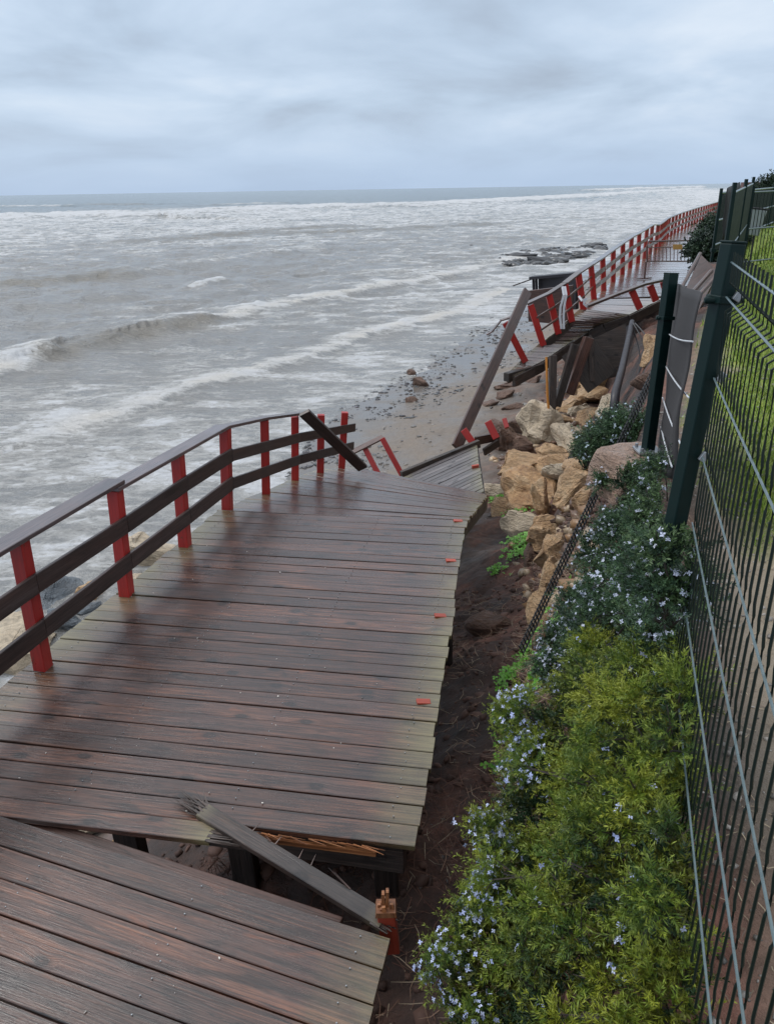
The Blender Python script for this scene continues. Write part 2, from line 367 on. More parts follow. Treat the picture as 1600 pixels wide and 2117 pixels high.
# ---------------------------------------------------------------- terrain
SEA = -3.0
sec = [  # Y, then (X, z) for: waterline, beach, bank foot, bank mid, bank top, garden
 (-3,  [(-7.5, -3.06), (-4.0, -2.0), (-1.6, -.60), (-1.1, .3), (-.70, 1.45), (.4, 1.70)]),
 (1,   [(-6.4, -3.06), (-3.2, -2.0), (-.15, -.55), (.17, .2), (.48, 1.45), (1.6, 1.70)]),
 (2.5, [(-5.9, -3.06), (-2.9, -2.1), (.38, -.60), (.62, .2), (.98, 1.45), (2.0, 1.70)]),
 (5,   [(-5.2, -3.06), (-2.7, -2.4), (.92, -.85), (1.25, .1), (1.72, 1.50), (2.8, 1.74)]),
 (7,   [(-4.6, -3.06), (-2.0, -2.5), (1.45, -1.1), (1.95, .0), (2.5, 1.50), (3.6, 1.80)]),
 (9,   [(-4.1, -3.06), (-1.2, -2.6), (1.9, -1.45), (2.6, -.2), (3.4, 1.60), (4.5, 1.85)]),
 (13,  [(-3.9, -3.08), (-2.2, -2.9), (3.0, -1.9), (4.0, -.5), (5.2, 1.65), (6.5, 1.90)]),
 (16,  [(-3.5, -3.08), (-1.3, -2.93), (4.1, -2.1), (5.1, -.5), (6.4, 1.70), (7.8, 1.92)]),
 (20,  [(-3.3, -3.08), (-.6, -2.93), (5.9, -2.3), (6.5, -.4), (8.2, .3), (9.6, 1.95)]),
 (23,  [(-3.1, -3.08), (.7, -2.93), (6.2, -2.4), (7.0, -.1), (8.8, .2), (10.4, 2.0)]),
 (30,  [(-1.4, -3.08), (5.0, -2.93), (8.6, -2.4), (9.5, .05), (11.6, .35), (13.2, 2.0)]),
 (51,  [(6.6, -3.08), (12.6, -2.93), (16.6, -2.3), (17.6, .05), (20.2, .4), (22, 2.1)]),
 (83,  [(22.3, -3.08), (27, -2.93), (31.5, -2.2), (32.6, .05), (36, .4), (38, 2.2)]),
 (160, [(62, -3.06), (66, -2.8), (69, -2.2), (71, .05), (75, .5), (78, 2.3)]),
 (420, [(200, -3.06), (205, -2.8), (209, -2.2), (212, .05), (218, .6), (222, 2.4)]),
 (4000, [(2300, -3.06), (2306, -2.8), (2312, -2.0), (2316, .2), (2325, 1), (2335, 2.5)]),
]
SY = np.array([s[0] for s in sec], float)
SX = np.array([[p[0] for p in s[1]] for s in sec]); SZ = np.array([[p[1] for p in s[1]] for s in sec])
def kx(Y): return np.stack([np.interp(Y, SY, SX[:, k]) for k in range(6)], -1)
def kz(Y): return np.stack([np.interp(Y, SY, SZ[:, k]) for k in range(6)], -1)
def height(X, Y, detail=True):
    X = np.atleast_1d(np.asarray(X, float)); Y = np.atleast_1d(np.asarray(Y, float))
    xs = kx(Y); zs = kz(Y)
    xs = np.concatenate([xs[..., :1]-60, xs, xs[..., -1:]+400], -1); zs = np.concatenate([zs[..., :1]-2.4, zs, zs[..., -1:]+.5], -1)
    out = np.empty_like(X); u = np.empty_like(X)
    for k in range(xs.shape[-1]-1):
        a = xs[..., k]; b = xs[..., k+1]; m = (X >= a) & (X <= b) if k else (X <= b)
        t = np.clip((X-a)/(b-a), 0, 1)
        out = np.where(m, zs[..., k]+(zs[..., k+1]-zs[..., k])*t, out); u = np.where(m, k+t, u)
    u = np.where(X > xs[..., -1], xs.shape[-1]-1, u); out = np.where(X > xs[..., -1], zs[..., -1], out)
    if detail:
        bank = np.clip(1-np.abs(u-3.8)/1.7, 0, 1)*(1-.5*np.clip((u-4.2)/.5, 0, 1)); beach = np.clip((u-1.75)/.5, 0, 1)*np.clip((3.2-u)/1.2, 0, 1)*.8+.12
        near = np.clip(1-(Y-30)/40, 0, 1)
        out = out+near*(bank*(fbm(X*1.1, Y*1.1, 5, 3)*.75+fbm(X*2.7, Y*2.7, 4, 43)*.32+np.abs(fbm(X*4, Y*4, 4, 9))*.34+fbm(X*14, Y*14, 3, 19)*.05)+beach*fbm(X*.5, Y*.5, 5, 21)*.16+np.clip(u-5.5, 0, 1)*fbm(X*.6, Y*.6, 4, 31)*.10)
    out = out+.75*np.exp(-(((X+.65)/.75)**2+((Y-3.75)/.6)**2))*(1+fbm(X*4, Y*4, 4, 61)*.8)
    return out, u
def hz(x, y): return float(height(x, y)[0][0])
def hit(px, py, lift=0.0, y0=1.0, y1=140):
    X, Y, Z = ray(px, py); ys = y0*(y1/y0)**np.linspace(0, 1, 1400); xs = X/Y*ys; zs = CZ+Z/Y*ys
    h = height(xs, ys)[0]+lift; i = np.argmax(zs < h)
    return Vector((xs[i], ys[i], h[i]-lift if lift == 0 else h[i]))
# mesh
ys = np.concatenate([np.linspace(-3, 14, 560), np.linspace(14, 45, 160)[1:], 45*(4000/45)**np.linspace(0, 1, 60)[1:]])
ks = np.concatenate([np.linspace(0, 1, 8)[:-1], np.linspace(1, 2, 26)[:-1], np.linspace(2, 3, 80)[:-1], np.linspace(3, 4, 50)[:-1], np.linspace(4, 5, 34)[:-1], np.linspace(5, 6, 26)[:-1], 6+np.linspace(0, 1, 30)**2.6])
KX = kx(ys); KX = np.concatenate([KX[:, :1]-60, KX, KX[:, -1:]+400], 1)
gx = np.stack([np.interp(ks, np.arange(8), KX[i]) for i in range(len(ys))]); gy = np.repeat(ys[:, None], len(ks), 1)
gz, gu = height(gx.ravel(), gy.ravel()); V = np.stack([gx.ravel(), gy.ravel(), gz], -1)
def gridf(a, b):
    i = np.arange(a-1)[:, None]*b+np.arange(b-1)[None]; i = i.ravel(); return np.stack([i, i+1, i+b+1, i+b], -1)
mst = 1.7+.75*np.clip((V[:, 1]-7)/3, 0, 1)
mud = np.clip((gu-mst+fbm(V[:, 0]*2, V[:, 1]*2, 4, 12)*.4)/.4, 0, 1)*np.clip((5.55-gu)/.35, 0, 1)
lawnw = np.clip((gu-5.4+fbm(V[:, 0]*2, V[:, 1]*2, 4, 5)*.9)/.25, 0, 1)*np.clip((V[:, 1]-2.9+fbm(V[:, 0]*1.5, V[:, 1]*1.5, 4, 6)*2)/1.0, 0, 1)
lawnw = np.maximum(lawnw, np.clip((V[:, 1]-7)/2, 0, 1)*np.clip((gu-5.2)/.3, 0, 1))
wetn = np.clip((2.12-gu+fbm(V[:, 0]*.5, V[:, 1]*.5, 4, 13)*.5)/.25, 0, 1)
m, t, p = mat('beach sand, bank soil and lawn')
tcn = N(t, 'ShaderNodeTexCoord'); P = tcn.outputs['Object']
mu = attr(t, 'mud').outputs['Fac']; la = attr(t, 'lawn').outputs['Fac']; we = attr(t, 'wet').outputs['Fac']
s1 = noise(t, P, .9, 8, .6); s2 = noise(t, P, 9, 8, .65); s3 = noise(t, P, 60, 4, .7)
sand = mixc(t, s1, (.11, .09, .074), (.235, .19, .15)); sand = mixc(t, .5, sand, rampn(t, s2, [(.3, g3(.6)), (.7, g3(1.25))]), 'MULTIPLY')
sand = mixc(t, mathn(t, 'MULTIPLY', we, .5), sand, (.10, .10, .10))
vo = N(t, 'ShaderNodeTexVoronoi', inp={'Scale': 34.0}); t.links.new(P, vo.inputs['Vector'])
soil = rampn(t, s1, [(.38, (.022, .014, .012)), (.50, (.062, .034, .026)), (.64, (.19, .09, .065))])
soil = mixc(t, .7, soil, rampn(t, s2, [(.32, g3(.4)), (.55, g3(1.)), (.72, g3(1.6))]), 'MULTIPLY')
soil = mixc(t, rampn(t, s3, [(.66, g3(0)), (.74, g3(.5))]), soil, (.19, .15, .12))
gard = mixc(t, s2, (.12, .09, .06), (.30, .25, .18))
gard = mixc(t, rampn(t, vo.outputs['Distance'], [(.1, g3(.6)), (.25, g3(0))]), gard, mixc(t, s3, (.12, .10, .085), (.34, .30, .26)))
gn = attr(t, 'gard').outputs['Fac']
lawnc = rampn(t, mathn(t, 'ADD', mathn(t, 'MULTIPLY', s1, .5), mathn(t, 'MULTIPLY', s2, .5)), [(.35, (.10, .14, .02)), (.5, (.17, .24, .035)), (.65, (.26, .28, .06))])
c = mixc(t, mu, sand, soil); c = mixc(t, gn, c, gard); c = mixc(t, la, c, lawnc)
t.links.new(c, p.inputs['Base Color'])
ro = mathn(t, 'SUBTRACT', mrange(t, s1, .4, .6, .34, .72), mathn(t, 'MULTIPLY', we, .35), clamp=True)
ro = mathn(t, 'ADD', ro, mathn(t, 'MULTIPLY', mathn(t, 'MAXIMUM', mu, mathn(t, 'MAXIMUM', gn, la)), .25), clamp=True)
t.links.new(mathn(t, 'MAXIMUM', ro, .08), p.inputs['Roughness'])
hh = mathn(t, 'ADD', mathn(t, 'MULTIPLY', s2, .8), mathn(t, 'MULTIPLY', s3, .3)); bn = bump(t, hh, p, .5, .05)
t.links.new(mathn(t, 'SUBTRACT', .65, mathn(t, 'MULTIPLY', we, .6)), bn.inputs[0])
gardw = np.clip((gu-5.2)/.3, 0, 1)
g = npmesh('ground', V, gridf(len(ys), len(ks)), m, {'mud': ('FLOAT', mud), 'lawn': ('FLOAT', lawnw), 'wet': ('FLOAT', wetn), 'gard': ('FLOAT', gardw)}, smooth=True)
tag(g, kind='structure')

# ---------------------------------------------------------------- sea
th = np.linspace(R(-40), R(40), 520); rr = 5*(9000/5)**np.linspace(0, 1, 1000)
TH, RR = np.meshgrid(th, rr); sx = (RR*np.sin(TH)).ravel(); sy = (RR*np.cos(TH)).ravel()
def to_px(X, Y, Z):
    x, y, z = X, Y, Z-CZ
    a = x; f = y*cp_-z*sp_; b = y*sp_+z*cp_; a = a*F_/f; b = b*F_/f
    return 800+a*cr_-b*sr_, 1058.5-(a*sr_+b*cr_)
px, py = to_px(sx, sy, np.full_like(sx, SEA))
cols = [0, 500, 1000, 1450]
tab = {0: [(400, .04), (428, .08), (446, .25), (456, .72), (495, .56), (528, .42), (545, .25), (600, .12), (700, .16), (760, .30), (860, .5), (900, .66), (1500, .72)],
       500: [(396, .04), (424, .10), (438, .76), (470, .58), (500, .52), (520, .28), (560, .16), (615, .30), (650, .45), (700, .28), (745, .5), (790, .5), (850, .58), (1500, .66)],
       1000: [(388, .05), (412, .12), (424, .74), (455, .54), (475, .5), (500, .35), (540, .5), (565, .6), (600, .5), (640, .55), (1500, .55)],
       1450: [(380, .1), (388, .4), (394, .85), (425, .72), (1500, .7)]}
stk = np.stack([np.interp(py, [a for a, b in tab[c_]], [b for a, b in tab[c_]]) for c_ in cols], -1)
q = np.clip(np.interp(px, cols, range(4)), 0, 3); qi = np.clip(q.astype(int), 0, 2); qf = q-qi
dens = np.take_along_axis(stk, qi[:, None], 1)[:, 0]*(1-qf)+np.take_along_axis(stk, qi[:, None]+1, 1)[:, 0]*qf
crests = [  # points, wave height, width seaward / landward (m), foam on the face
 ([(60, 915), (200, 868), (300, 838), (400, 803), (500, 780), (600, 752), (700, 720), (760, 692), (850, 670), (950, 645), (1050, 600)], .24, 1.9, .35, .80),
 ([(340, 686), (440, 668), (560, 640), (680, 618), (800, 598), (900, 578), (1000, 556), (1100, 532)], .36, 3.0, .5, .80),
 ([(-90, 800), (0, 778), (60, 760), (104, 742)], .34, 2.0, .5, .95),
 ([(104, 742), (220, 710), (340, 688), (430, 670)], .34, 2.2, .8, 0.0),
 ([(250, 572), (420, 548), (560, 530), (640, 512)], .4, 4, 2.4, .5),
 ([(-60, 600), (60, 588), (180, 575)], .35, 4, 2.4, .25),
 ([(405, 596), (430, 592), (455, 585)], .3, .9, .6, .75),
 ([(300, 500), (450, 488), (560, 478), (700, 470)], .4, 6, 4, .4),
 ([(640, 482), (800, 476), (980, 466)], .4, 6, 4, .4),
 ([(-60, 458), (0, 455), (150, 449), (300, 452), (450, 445), (620, 432), (900, 427), (1200, 409), (1450, 391)], 1.5, 40, 9, .9),
 ([(-60, 432), (60, 428), (110, 428)], 1.2, 20, 9, .7), ([(200, 425), (280, 424)], 1.0, 20, 9, .3), ([(500, 425), (560, 423)], 1.0, 20, 9, .6), ([(1250, 395), (1330, 392), (1450, 388)], 2.6, 40, 9, .9),
]
sz = np.zeros_like(sx); foam = dens.copy()
jit = fbm(sx*.25, sy*.25, 4, 41)*1.6; face = np.zeros_like(sx); cream = np.zeros_like(sx)
for pts, hgt, ws, wl, fo in crests:
    wp = np.array([G(a, b, SEA)[:2] for a, b in pts])
    # signed distance along the seaward normal
    best = np.full(len(sx), 1e9); sg = np.zeros(len(sx)); endf = np.ones(len(sx))
    tot = len(wp)-1
    for i in range(tot):
        a, b = wp[i], wp[i+1]; d = b-a; l = np.hypot(*d); dn = d/l; nrm = np.array([-dn[1], dn[0]])
        s_ = (sx-a[0])*dn[0]+(sy-a[1])*dn[1]; e = np.clip(s_, 0, l); ddx = sx-a[0]-dn[0]*e; ddy = sy-a[1]-dn[1]*e
        dd = np.hypot(ddx, ddy); side = ddx*nrm[0]+ddy*nrm[1]
        m_ = dd < best; best = np.where(m_, dd, best); sg = np.where(m_, np.sign(side), sg)
    sdv = best*sg+jit*min(1, ws/4)*.8
    amp = hgt*(.8+fbm(sx*.12, sy*.12, 3, 50)*1.2)
    up = np.where(sdv > 0, np.exp(-(sdv/ws)**2), np.exp(-(sdv/wl)**2)); sz += amp*up
    foam = np.maximum(foam, fo*np.where(sdv > 0, np.exp(-(sdv/(ws*.9))**2), np.exp(-(sdv/(wl*1.4))**2)))
    if fo > .75 and hgt < .5 and ws > 1.5: cream = np.maximum(cream, np.where(sdv > 0, np.exp(-(sdv/(ws*.4))**2), np.exp(-(sdv/.5)**2))*(.45+fbm(sx*.8, sy*.8, 3, 33)*1.6))
    if fo < .5: foam -= (.3)*np.exp(-((sdv+wl*.6)/wl)**2)*(best < ws*2); face = np.maximum(face, np.exp(-((sdv+wl*.6)/wl)**2))
dist = np.hypot(sx, sy)
rg = 1-2*np.abs(fbm(sx*.30+sy*.06, sy*.42-sx*.1, 4, 91)); rg = np.clip(rg-.62, 0, 1)/.38; wk = np.clip((dist-22)/20, 0, 1)*np.clip(400/dist, 0, 1)
sz += rg*.22*wk; foam = foam+wk*(rg > .72)*.14*(dens > .2)
sz += fbm(sx*.5, sy*.7, 4, 60)*.22*np.clip(dist/14, 0.25, 1)*np.clip(160/dist, 0, 1)
sz += fbm(sx*.09, sy*.16, 4, 70)*.55*np.clip((dist-15)/30, 0, 1)*np.clip(900/dist, 0, 1)
ground_u = height(sx, sy, False)[1]; sz = np.where(ground_u > .75, sz*np.clip((1.25-ground_u)/.5, .12, 1), sz)
foam = np.clip(foam+.06*(dens < .6)+fbm(sx*.35+sy*.1, sy*.9-sx*.2, 5, 97)*.5*np.clip((foam-.1)*3, .3, 1), 0, 1.15)
SVt = np.stack([sx, sy, SEA+sz], -1)
keep_u = height(sx, sy, False)[1].reshape(TH.shape); fq = gridf(len(rr), len(th)); keepf = keep_u.ravel()[fq].min(1) < 2.6
m, t, p = mat('stormy sea water')
tcn = N(t, 'ShaderNodeTexCoord'); P = tcn.outputs['Object']; fo = attr(t, 'foam').outputs['Fac']; fr = attr(t, 'far').outputs['Fac']; fc = attr(t, 'face').outputs['Fac']
b1 = noise(t, mapping(t, P, (.16, .30, 1)), 1.0, 8, .60, .6); b2 = noise(t, mapping(t, P, (.45, 1.2, 1)), 1.0, 8, .66, .9); b3 = noise(t, mapping(t, P, (3.4, 4.6, 1)), 1.0, 6, .68, 1.0)
bb = mathn(t, 'ADD', mathn(t, 'ADD', mathn(t, 'MULTIPLY', b1, .34), mathn(t, 'MULTIPLY', b2, .44)), mathn(t, 'MULTIPLY', b3, .22))
vo = N(t, 'ShaderNodeTexVoronoi', feature='DISTANCE_TO_EDGE', inp={'Scale': 1.0}); 
dv = N(t, 'ShaderNodeVectorMath', operation='MULTIPLY_ADD'); nc = N(t, 'ShaderNodeTexNoise', inp={'Scale': 1.6, 'Detail': 4}); t.links.new(P, nc.inputs['Vector'])
t.links.new(nc.outputs['Color'], dv.inputs[0]); dv.inputs[1].default_value = (1.6, 1.6, 0)
t.links.new(mapping(t, P, (1.5, 2.2, 0)), dv.inputs[2]); t.links.new(dv.outputs[0], vo.inputs['Vector'])
lace = rampn(t, vo.outputs['Distance'], [(.0, g3(1)), (.05, g3(.7)), (.16, g3(0))])
thr = mathn(t, 'SUBTRACT', 0.70, mathn(t, 'MULTIPLY', fo, .33))
cover = mathn(t, 'MULTIPLY', mathn(t, 'SUBTRACT', bb, thr), 13.0, clamp=True)
cover2 = mathn(t, 'MULTIPLY', mathn(t, 'ADD', mathn(t, 'SUBTRACT', bb, thr), .055), 9.0, clamp=True)
lac = mathn(t, 'MULTIPLY', mathn(t, 'MULTIPLY', cover2, lace), .75)
FO = mathn(t, 'MAXIMUM', cover, lac)
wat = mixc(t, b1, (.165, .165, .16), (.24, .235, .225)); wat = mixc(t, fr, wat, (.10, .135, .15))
wat = mixc(t, mathn(t, 'MULTIPLY', fc, .6), wat, (.15, .125, .085))
wat = mixc(t, mathn(t, 'MULTIPLY', cover2, .35), wat, (.27, .275, .27))
wbs = p; wbs.inputs['Roughness'].default_value = .18; t.links.new(wat, wbs.inputs['Base Color']); wbs.inputs['Specular IOR Level'].default_value = .5
fb = N(t, 'ShaderNodeBsdfPrincipled', inp={'Roughness': .8}); t.links.new(mixc(t, b3, (.56, .56, .55), (.90, .91, .92)), fb.inputs['Base Color'])
t.links.new(mixc(t, mrange(t, FO, 0, 1), (.5, .48, .44), mixc(t, mathn(t, 'MULTIPLY', attr(t, 'cream').outputs['Fac'], .8), mixc(t, b3, (.34, .35, .36), (.62, .63, .65)), mixc(t, b3, (.38, .34, .28), (.66, .62, .55)))), fb.inputs['Base Color'])
h2 = noise(t, mapping(t, P, (2.2, 3.6, 1)), 1.0, 7, .62, .4)
hh = mathn(t, 'ADD', mathn(t, 'MULTIPLY', h2, .7), mathn(t, 'MULTIPLY', b1, 3.0))
bw = N(t, 'ShaderNodeBump', inp={0: .9, 1: .3}); t.links.new(hh, bw.inputs['Height']); t.links.new(bw.outputs[0], wbs.inputs['Normal'])
bf = N(t, 'ShaderNodeBump', inp={0: .8, 1: .16}); t.links.new(mathn(t, 'ADD', b3, b2), bf.inputs['Height']); t.links.new(bf.outputs[0], fb.inputs['Normal'])
mxs = t.nodes.new('ShaderNodeMixShader'); t.links.new(FO, mxs.inputs[0]); t.links.new(wbs.outputs[0], mxs.inputs[1]); t.links.new(fb.outputs[0], mxs.inputs[2])
out = [n for n in t.nodes if n.type == 'OUTPUT_MATERIAL'][0]; t.links.new(mxs.outputs[0], out.inputs[0])
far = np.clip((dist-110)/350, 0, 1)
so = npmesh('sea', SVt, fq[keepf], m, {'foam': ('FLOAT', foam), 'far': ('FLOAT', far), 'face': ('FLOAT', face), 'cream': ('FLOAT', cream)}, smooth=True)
tag(so, kind='structure')

# ---------------------------------------------------------------- decks
def poly_at(P_, t):
    P_ = [Vector(q) for q in P_]; ls = [(P_[i+1]-P_[i]).length for i in range(len(P_)-1)]; tot = sum(ls); s = t*tot
    for i, l in enumerate(ls):
        if s <= l or i == len(ls)-1: return P_[i]+(P_[i+1]-P_[i])*(s/l)
        s -= l
def algae(ln_): 
    return lambda s, ln: max(0, 1-s/ln_)+max(0, 1-(ln-s)/ln_)
def planking(mb, Lp, Rp, n, th_=.034, gap=.007, seg=14, al=.42, warp=.004, jl=.012, skip=(), alr=None):
    for k in range(n):
        if k in skip: continue
        a, b = (k+0.0)/n, (k+1.0)/n
        l0, l1, r0, r1 = poly_at(Lp, a), poly_at(Lp, b), poly_at(Rp, a), poly_at(Rp, b)
        wl_ = (l1-l0).length; wr_ = (r1-r0).length
        l1 = l0.lerp(l1, 1-gap/max(wl_, .02)); r1 = r0.lerp(r1, 1-gap/max(wr_, .02))
        d = (r0-l0); ln = d.length; dn = d.normalized(); e0 = random.uniform(-jl, jl); e1 = random.uniform(-jl, jl)
        l0, l1 = l0+dn*e0, l1+dn*e0; r0, r1 = r0+dn*e1, r1+dn*e1
        nz = d.cross(l1-l0); nz.normalize()
        if nz.z < 0: nz = -nz
        dz = random.uniform(-warp, warp); ph = random.random()*6; wa = random.uniform(0, warp)
        vs = []; ed = []; rr_ = random.random()*40
        for i in range(seg+1):
            s = i/seg; w0 = l0.lerp(r0, s); w1 = l1.lerp(r1, s)
            off = nz*(dz+wa*math.sin(ph+s*5))
            b_ = .004
            cdir = (w1-w0).normalized()
            for q in (w0+off-nz*th_, w1+off-nz*th_, w1+off-nz*b_, w1+off-cdir*b_, w0+off+cdir*b_, w0+off-nz*b_):
                vs.append(q)
            e = max(0, 1-s*ln/al)+max(0, 1-(1-s)*ln/(alr or al)); ed += [e]*6
        fs = []; uvs = []; wd = max(wl_, wr_); pv = [0, wd, wd+.03, wd+.034, 2*wd+.034, 2*wd+.04, 2*wd+.07]
        for i in range(seg):
            for j in range(6):
                a_ = i*6+j; b_ = i*6+(j+1) % 6; fs.append((a_, b_, b_+6, a_+6))
                u0, u1 = ln*i/seg+rr_, ln*(i+1)/seg+rr_
                uvs.append([(u0, pv[j]), (u0, pv[j+1]), (u1, pv[j+1]), (u1, pv[j])])
        fs.append((5, 4, 3, 2, 1, 0)); uvs.append([(rr_, i*.02) for i in range(6)])
        e_ = seg*6; fs.append(tuple(e_+i for i in range(6))); uvs.append([(rr_, i*.02) for i in range(6)])
        mb.add(vs, fs, uvs, None, ed)
def screws(mb, Lp, Rp, n, fr=(.06, .36, .66, .95), r=.005):
    for k in range(n):
        for f in fr:
            for q in (.25, .75):
                t_ = (k+q)/n; p_ = poly_at(Lp, t_).lerp(poly_at(Rp, t_), f+random.uniform(-.004, .004))
                mb.tube([p_+Vector((0, 0, -.002)), p_+Vector((0, 0, .0065))], r, 6)
def joists(root, Lp, Rp, fr, w_=.09, h_=.14, drop=.11, mt='old'):
    for f in fr:
        for i in range(6):
            pass
        a = [poly_at(Lp, s).lerp(poly_at(Rp, s), f)-Vector((0, 0, drop)) for s in (0.01, .5, .99)]
        j = MB(); j.box(a[0], a[1], w_, h_, seg=3); j.box(a[1], a[2], w_, h_, seg=3); j.build('joist', M[mt], root, bevel=.005)

def slab(root, name, corners, th_, mt, d3=Vector((0, .3, 0))):
    q = MB(); c_ = [Vector(k) for k in corners]; n_ = (c_[1]-c_[0]).cross(c_[3]-c_[0]).normalized()*th_
    vs = c_+[k+n_ for k in c_]; fs = [(0, 1, 2, 3), (7, 6, 5, 4), (0, 4, 5, 1), (1, 5, 6, 2), (2, 6, 7, 3), (3, 7, 4, 0)]
    rr_ = random.random()*9
    def uvf(f): return [((vs[i]-vs[0]).dot((vs[1]-vs[0]).normalized())+rr_, (vs[i]-vs[0]).dot((vs[3]-vs[0]).normalized())) for i in f]
    q.add(vs, fs, [uvf(f) for f in fs]); return q.build(name, M[mt], root)
def scatter_rocks(name, pts, sizes, colr, mt, label=None, flat=.5):
    base = bmesh.new(); bmesh.ops.create_icosphere(base, subdivisions=1, radius=1); bv = np.array([v.co[:] for v in base.verts]); bf_ = np.array([[v.index for v in f.verts] for f in base.faces]); base.free()
    n = len(pts); jitv = 1+rng.uniform(-.42, .42, (n, len(bv), 1)); ang = rng.uniform(0, 6.28, n); c_, s_ = np.cos(ang), np.sin(ang)
    v = bv[None]*jitv*np.stack([sizes*rng.uniform(.8, 1.5, n), sizes*rng.uniform(.6, 1.1, n), sizes*flat], -1)[:, None]
    x = v[..., 0]*c_[:, None]-v[..., 1]*s_[:, None]; y = v[..., 0]*s_[:, None]+v[..., 1]*c_[:, None]
    v = np.stack([x, y, v[..., 2]], -1)+pts[:, None]
    f = bf_[None]+(np.arange(n)*len(bv))[:, None, None]
    col = np.repeat(np.concatenate([colr, np.ones((n, 1))], 1)[:, None], len(bv), 1)
    o = npmesh(name, v.reshape(-1, 3), f.reshape(-1, 3), M[mt], {'col': ('FLOAT_COLOR', col.reshape(-1, 4))}); 
    return tag(o, label, None, None, 'stuff')
# near slab
Ln = [Vector((-2.76, 3.53, 0)), Vector((-2.9, 3.0, .0)), Vector((-3.35, 1.4, 0.))]
Rn = [G(810, 1940), G(766, 2117), Vector((-.52, .45, 0))]
root = empty('deck_section', (-1.6, 2.2, -.1), 'nearest slab of dark wet planks, split off by the broken gap', 'boardwalk section')
mb = MB(); planking(mb, Ln, Rn, 13, al=.3, seg=18, alr=.30); mb.build('planking', M['deck'], root)
mb = MB(); screws(mb, Ln, Rn, 13, r=.0035); mb.build('screws', M['steel'], root, kind='stuff')
joists(root, Ln, Rn, (.03, .35, .66, .93))
mb = MB(); mb.box(Ln[0]+Vector((.1, .04, -.115)), Rn[0]+Vector((-.25, .12, -.115)), .09, .13, seg=4); mb.build('end_beam', M['brown'], root, bevel=.006)

# main deck
Lm = [Vector((-2.98, 3.60, 0)), Vector((-2.76, 4.49, 0)), Vector((-2.36, 5.87, 0)), Vector((-2.08, 6.84, 0)), Vector((-1.84, 7.74, 0))]
Rm = [G(862, 1750), G(880, 1640), G(905, 1470), G(935, 1290), G(950, 1160), G(965, 1078)]
nm = 29
root = empty('deck_section', (-1.1, 5.4, -.1), 'long middle deck section of wet planks with sawn red stubs along its right edge', 'boardwalk section')
mb = MB(); planking(mb, Lm, Rm, nm, al=.40, alr=.34, seg=18, gap=.008)
# first plank, snapped half way along
dL = (Lm[1]-Lm[0]).normalized()*(-.145); l0 = Lm[0]+dL; l1 = Lm[0]; fr0 = .655
r0 = l0.lerp(Rm[0]+dL*.9, fr0); r1 = l1.lerp(Rm[0], fr0)
planking(mb, [l0, l1], [r0, r1], 1, al=.3)
mb.build('planking', M['deck'], root)
mb = MB()
for i in range(34):    # torn fibres at the break
    q = r0.lerp(r1, random.random()); d = Vector((.9, -.17, random.uniform(-.12, .06)))*random.uniform(.05, .34)
    mb.box(q-d*.1, q+d, random.uniform(.004, .014), .006, taper=.15)
mb.build('splinters', M['split'], root)
mb = MB(); screws(mb, Lm, Rm, nm, r=.0034); mb.build('screws', M['steel'], root, kind='stuff')
joists(root, Lm, Rm, (.035, .33, .64, .93))
mb = MB()
for i in range(26):
    f_ = random.uniform(.66, .93); q = Lm[0].lerp(Rm[0], f_)+Vector((0, -.01, -.03)); d = Vector((random.uniform(.5, 1), random.uniform(-.35, -.1), random.uniform(-.15, .02)))*random.uniform(.05, .2)
    mb.box(q, q+d, .008, .006, taper=.2)
mb.box(Lm[0].lerp(Rm[0], .68)+Vector((0, -.01, -.07)), Lm[0].lerp(Rm[0], .93)+Vector((0, -.01, -.075)), .018, .03, seg=4)
mb.build('torn_batten', M['raw'], root)
for (a, b, s_) in ((885, 1451, 1.0), (918, 1273, 1.0), (939, 1159, 1.0), (953, 1077, 1.0)):
    c_ = G(a, b, .0); q = MB(); q.box(c_+Vector((-.035, 0, -.03)), c_+Vector((-.03, 0, .009)), .095, .055, up=(-.1, 1, 0)); o = q.build('post_stump', M['orange'], root, bevel=.004)
for yo_, zo_ in ((.10, -.16), (1.5, -.2)):  # dark beams added to block light and darken the gap below
    mb = MB(); mb.box(Lm[0]+Vector((.3, yo_, zo_)), Rm[0]+Vector((-.06, yo_, zo_)), .09, .2, seg=4); mb.build('shade_beam', M['old'], root, bevel=.006)
for i, (x_, y_) in enumerate([(-2.7, 4.0), (-1.6, 3.55), (-.9, 3.45), (-.05, 3.35), (.1, 4.9), (-1.9, 6.4), (.55, 6.6)]):
    q = MB(); q.box((x_, y_, -.19), (x_+.02, y_+.04, hz(x_, y_)-.3), .14, .14, up=(0, 1, 0), seg=3); q.build('support_pile', M['old'], root, bevel=.008)

# sagging section beyond the fold
Lf = [Lm[-1]+Vector((0, .01, -.006)), G(550, 1014, -.24), G(610, 987, -.42), G(662, 970, -.62), G(728, 964, -.86)]
Rf = [Rm[-1]+Vector((0, .01, -.006)), G(1010, 1021, -.80)]
root = empty('deck_section', (-.3, 9.2, -.6), 'sagging deck section bending down beyond the fold, ending in a pointed right corner', 'boardwalk section')
mb = MB(); planking(mb, Lf, Rf, 24, al=.35, alr=.3, seg=14, gap=.008); mb.build('planking', M['deck'], root)
joists(root, Lf, Rf, (.05, .4, .7, .95))
mb = MB(); mb.box(Rf[0]+Vector((-.05, .05, -.12)), Rf[1]+Vector((-.05, -.05, -.12)), .06, .18, seg=3); mb.build('edge_beam', M['old'], root, bevel=.005)

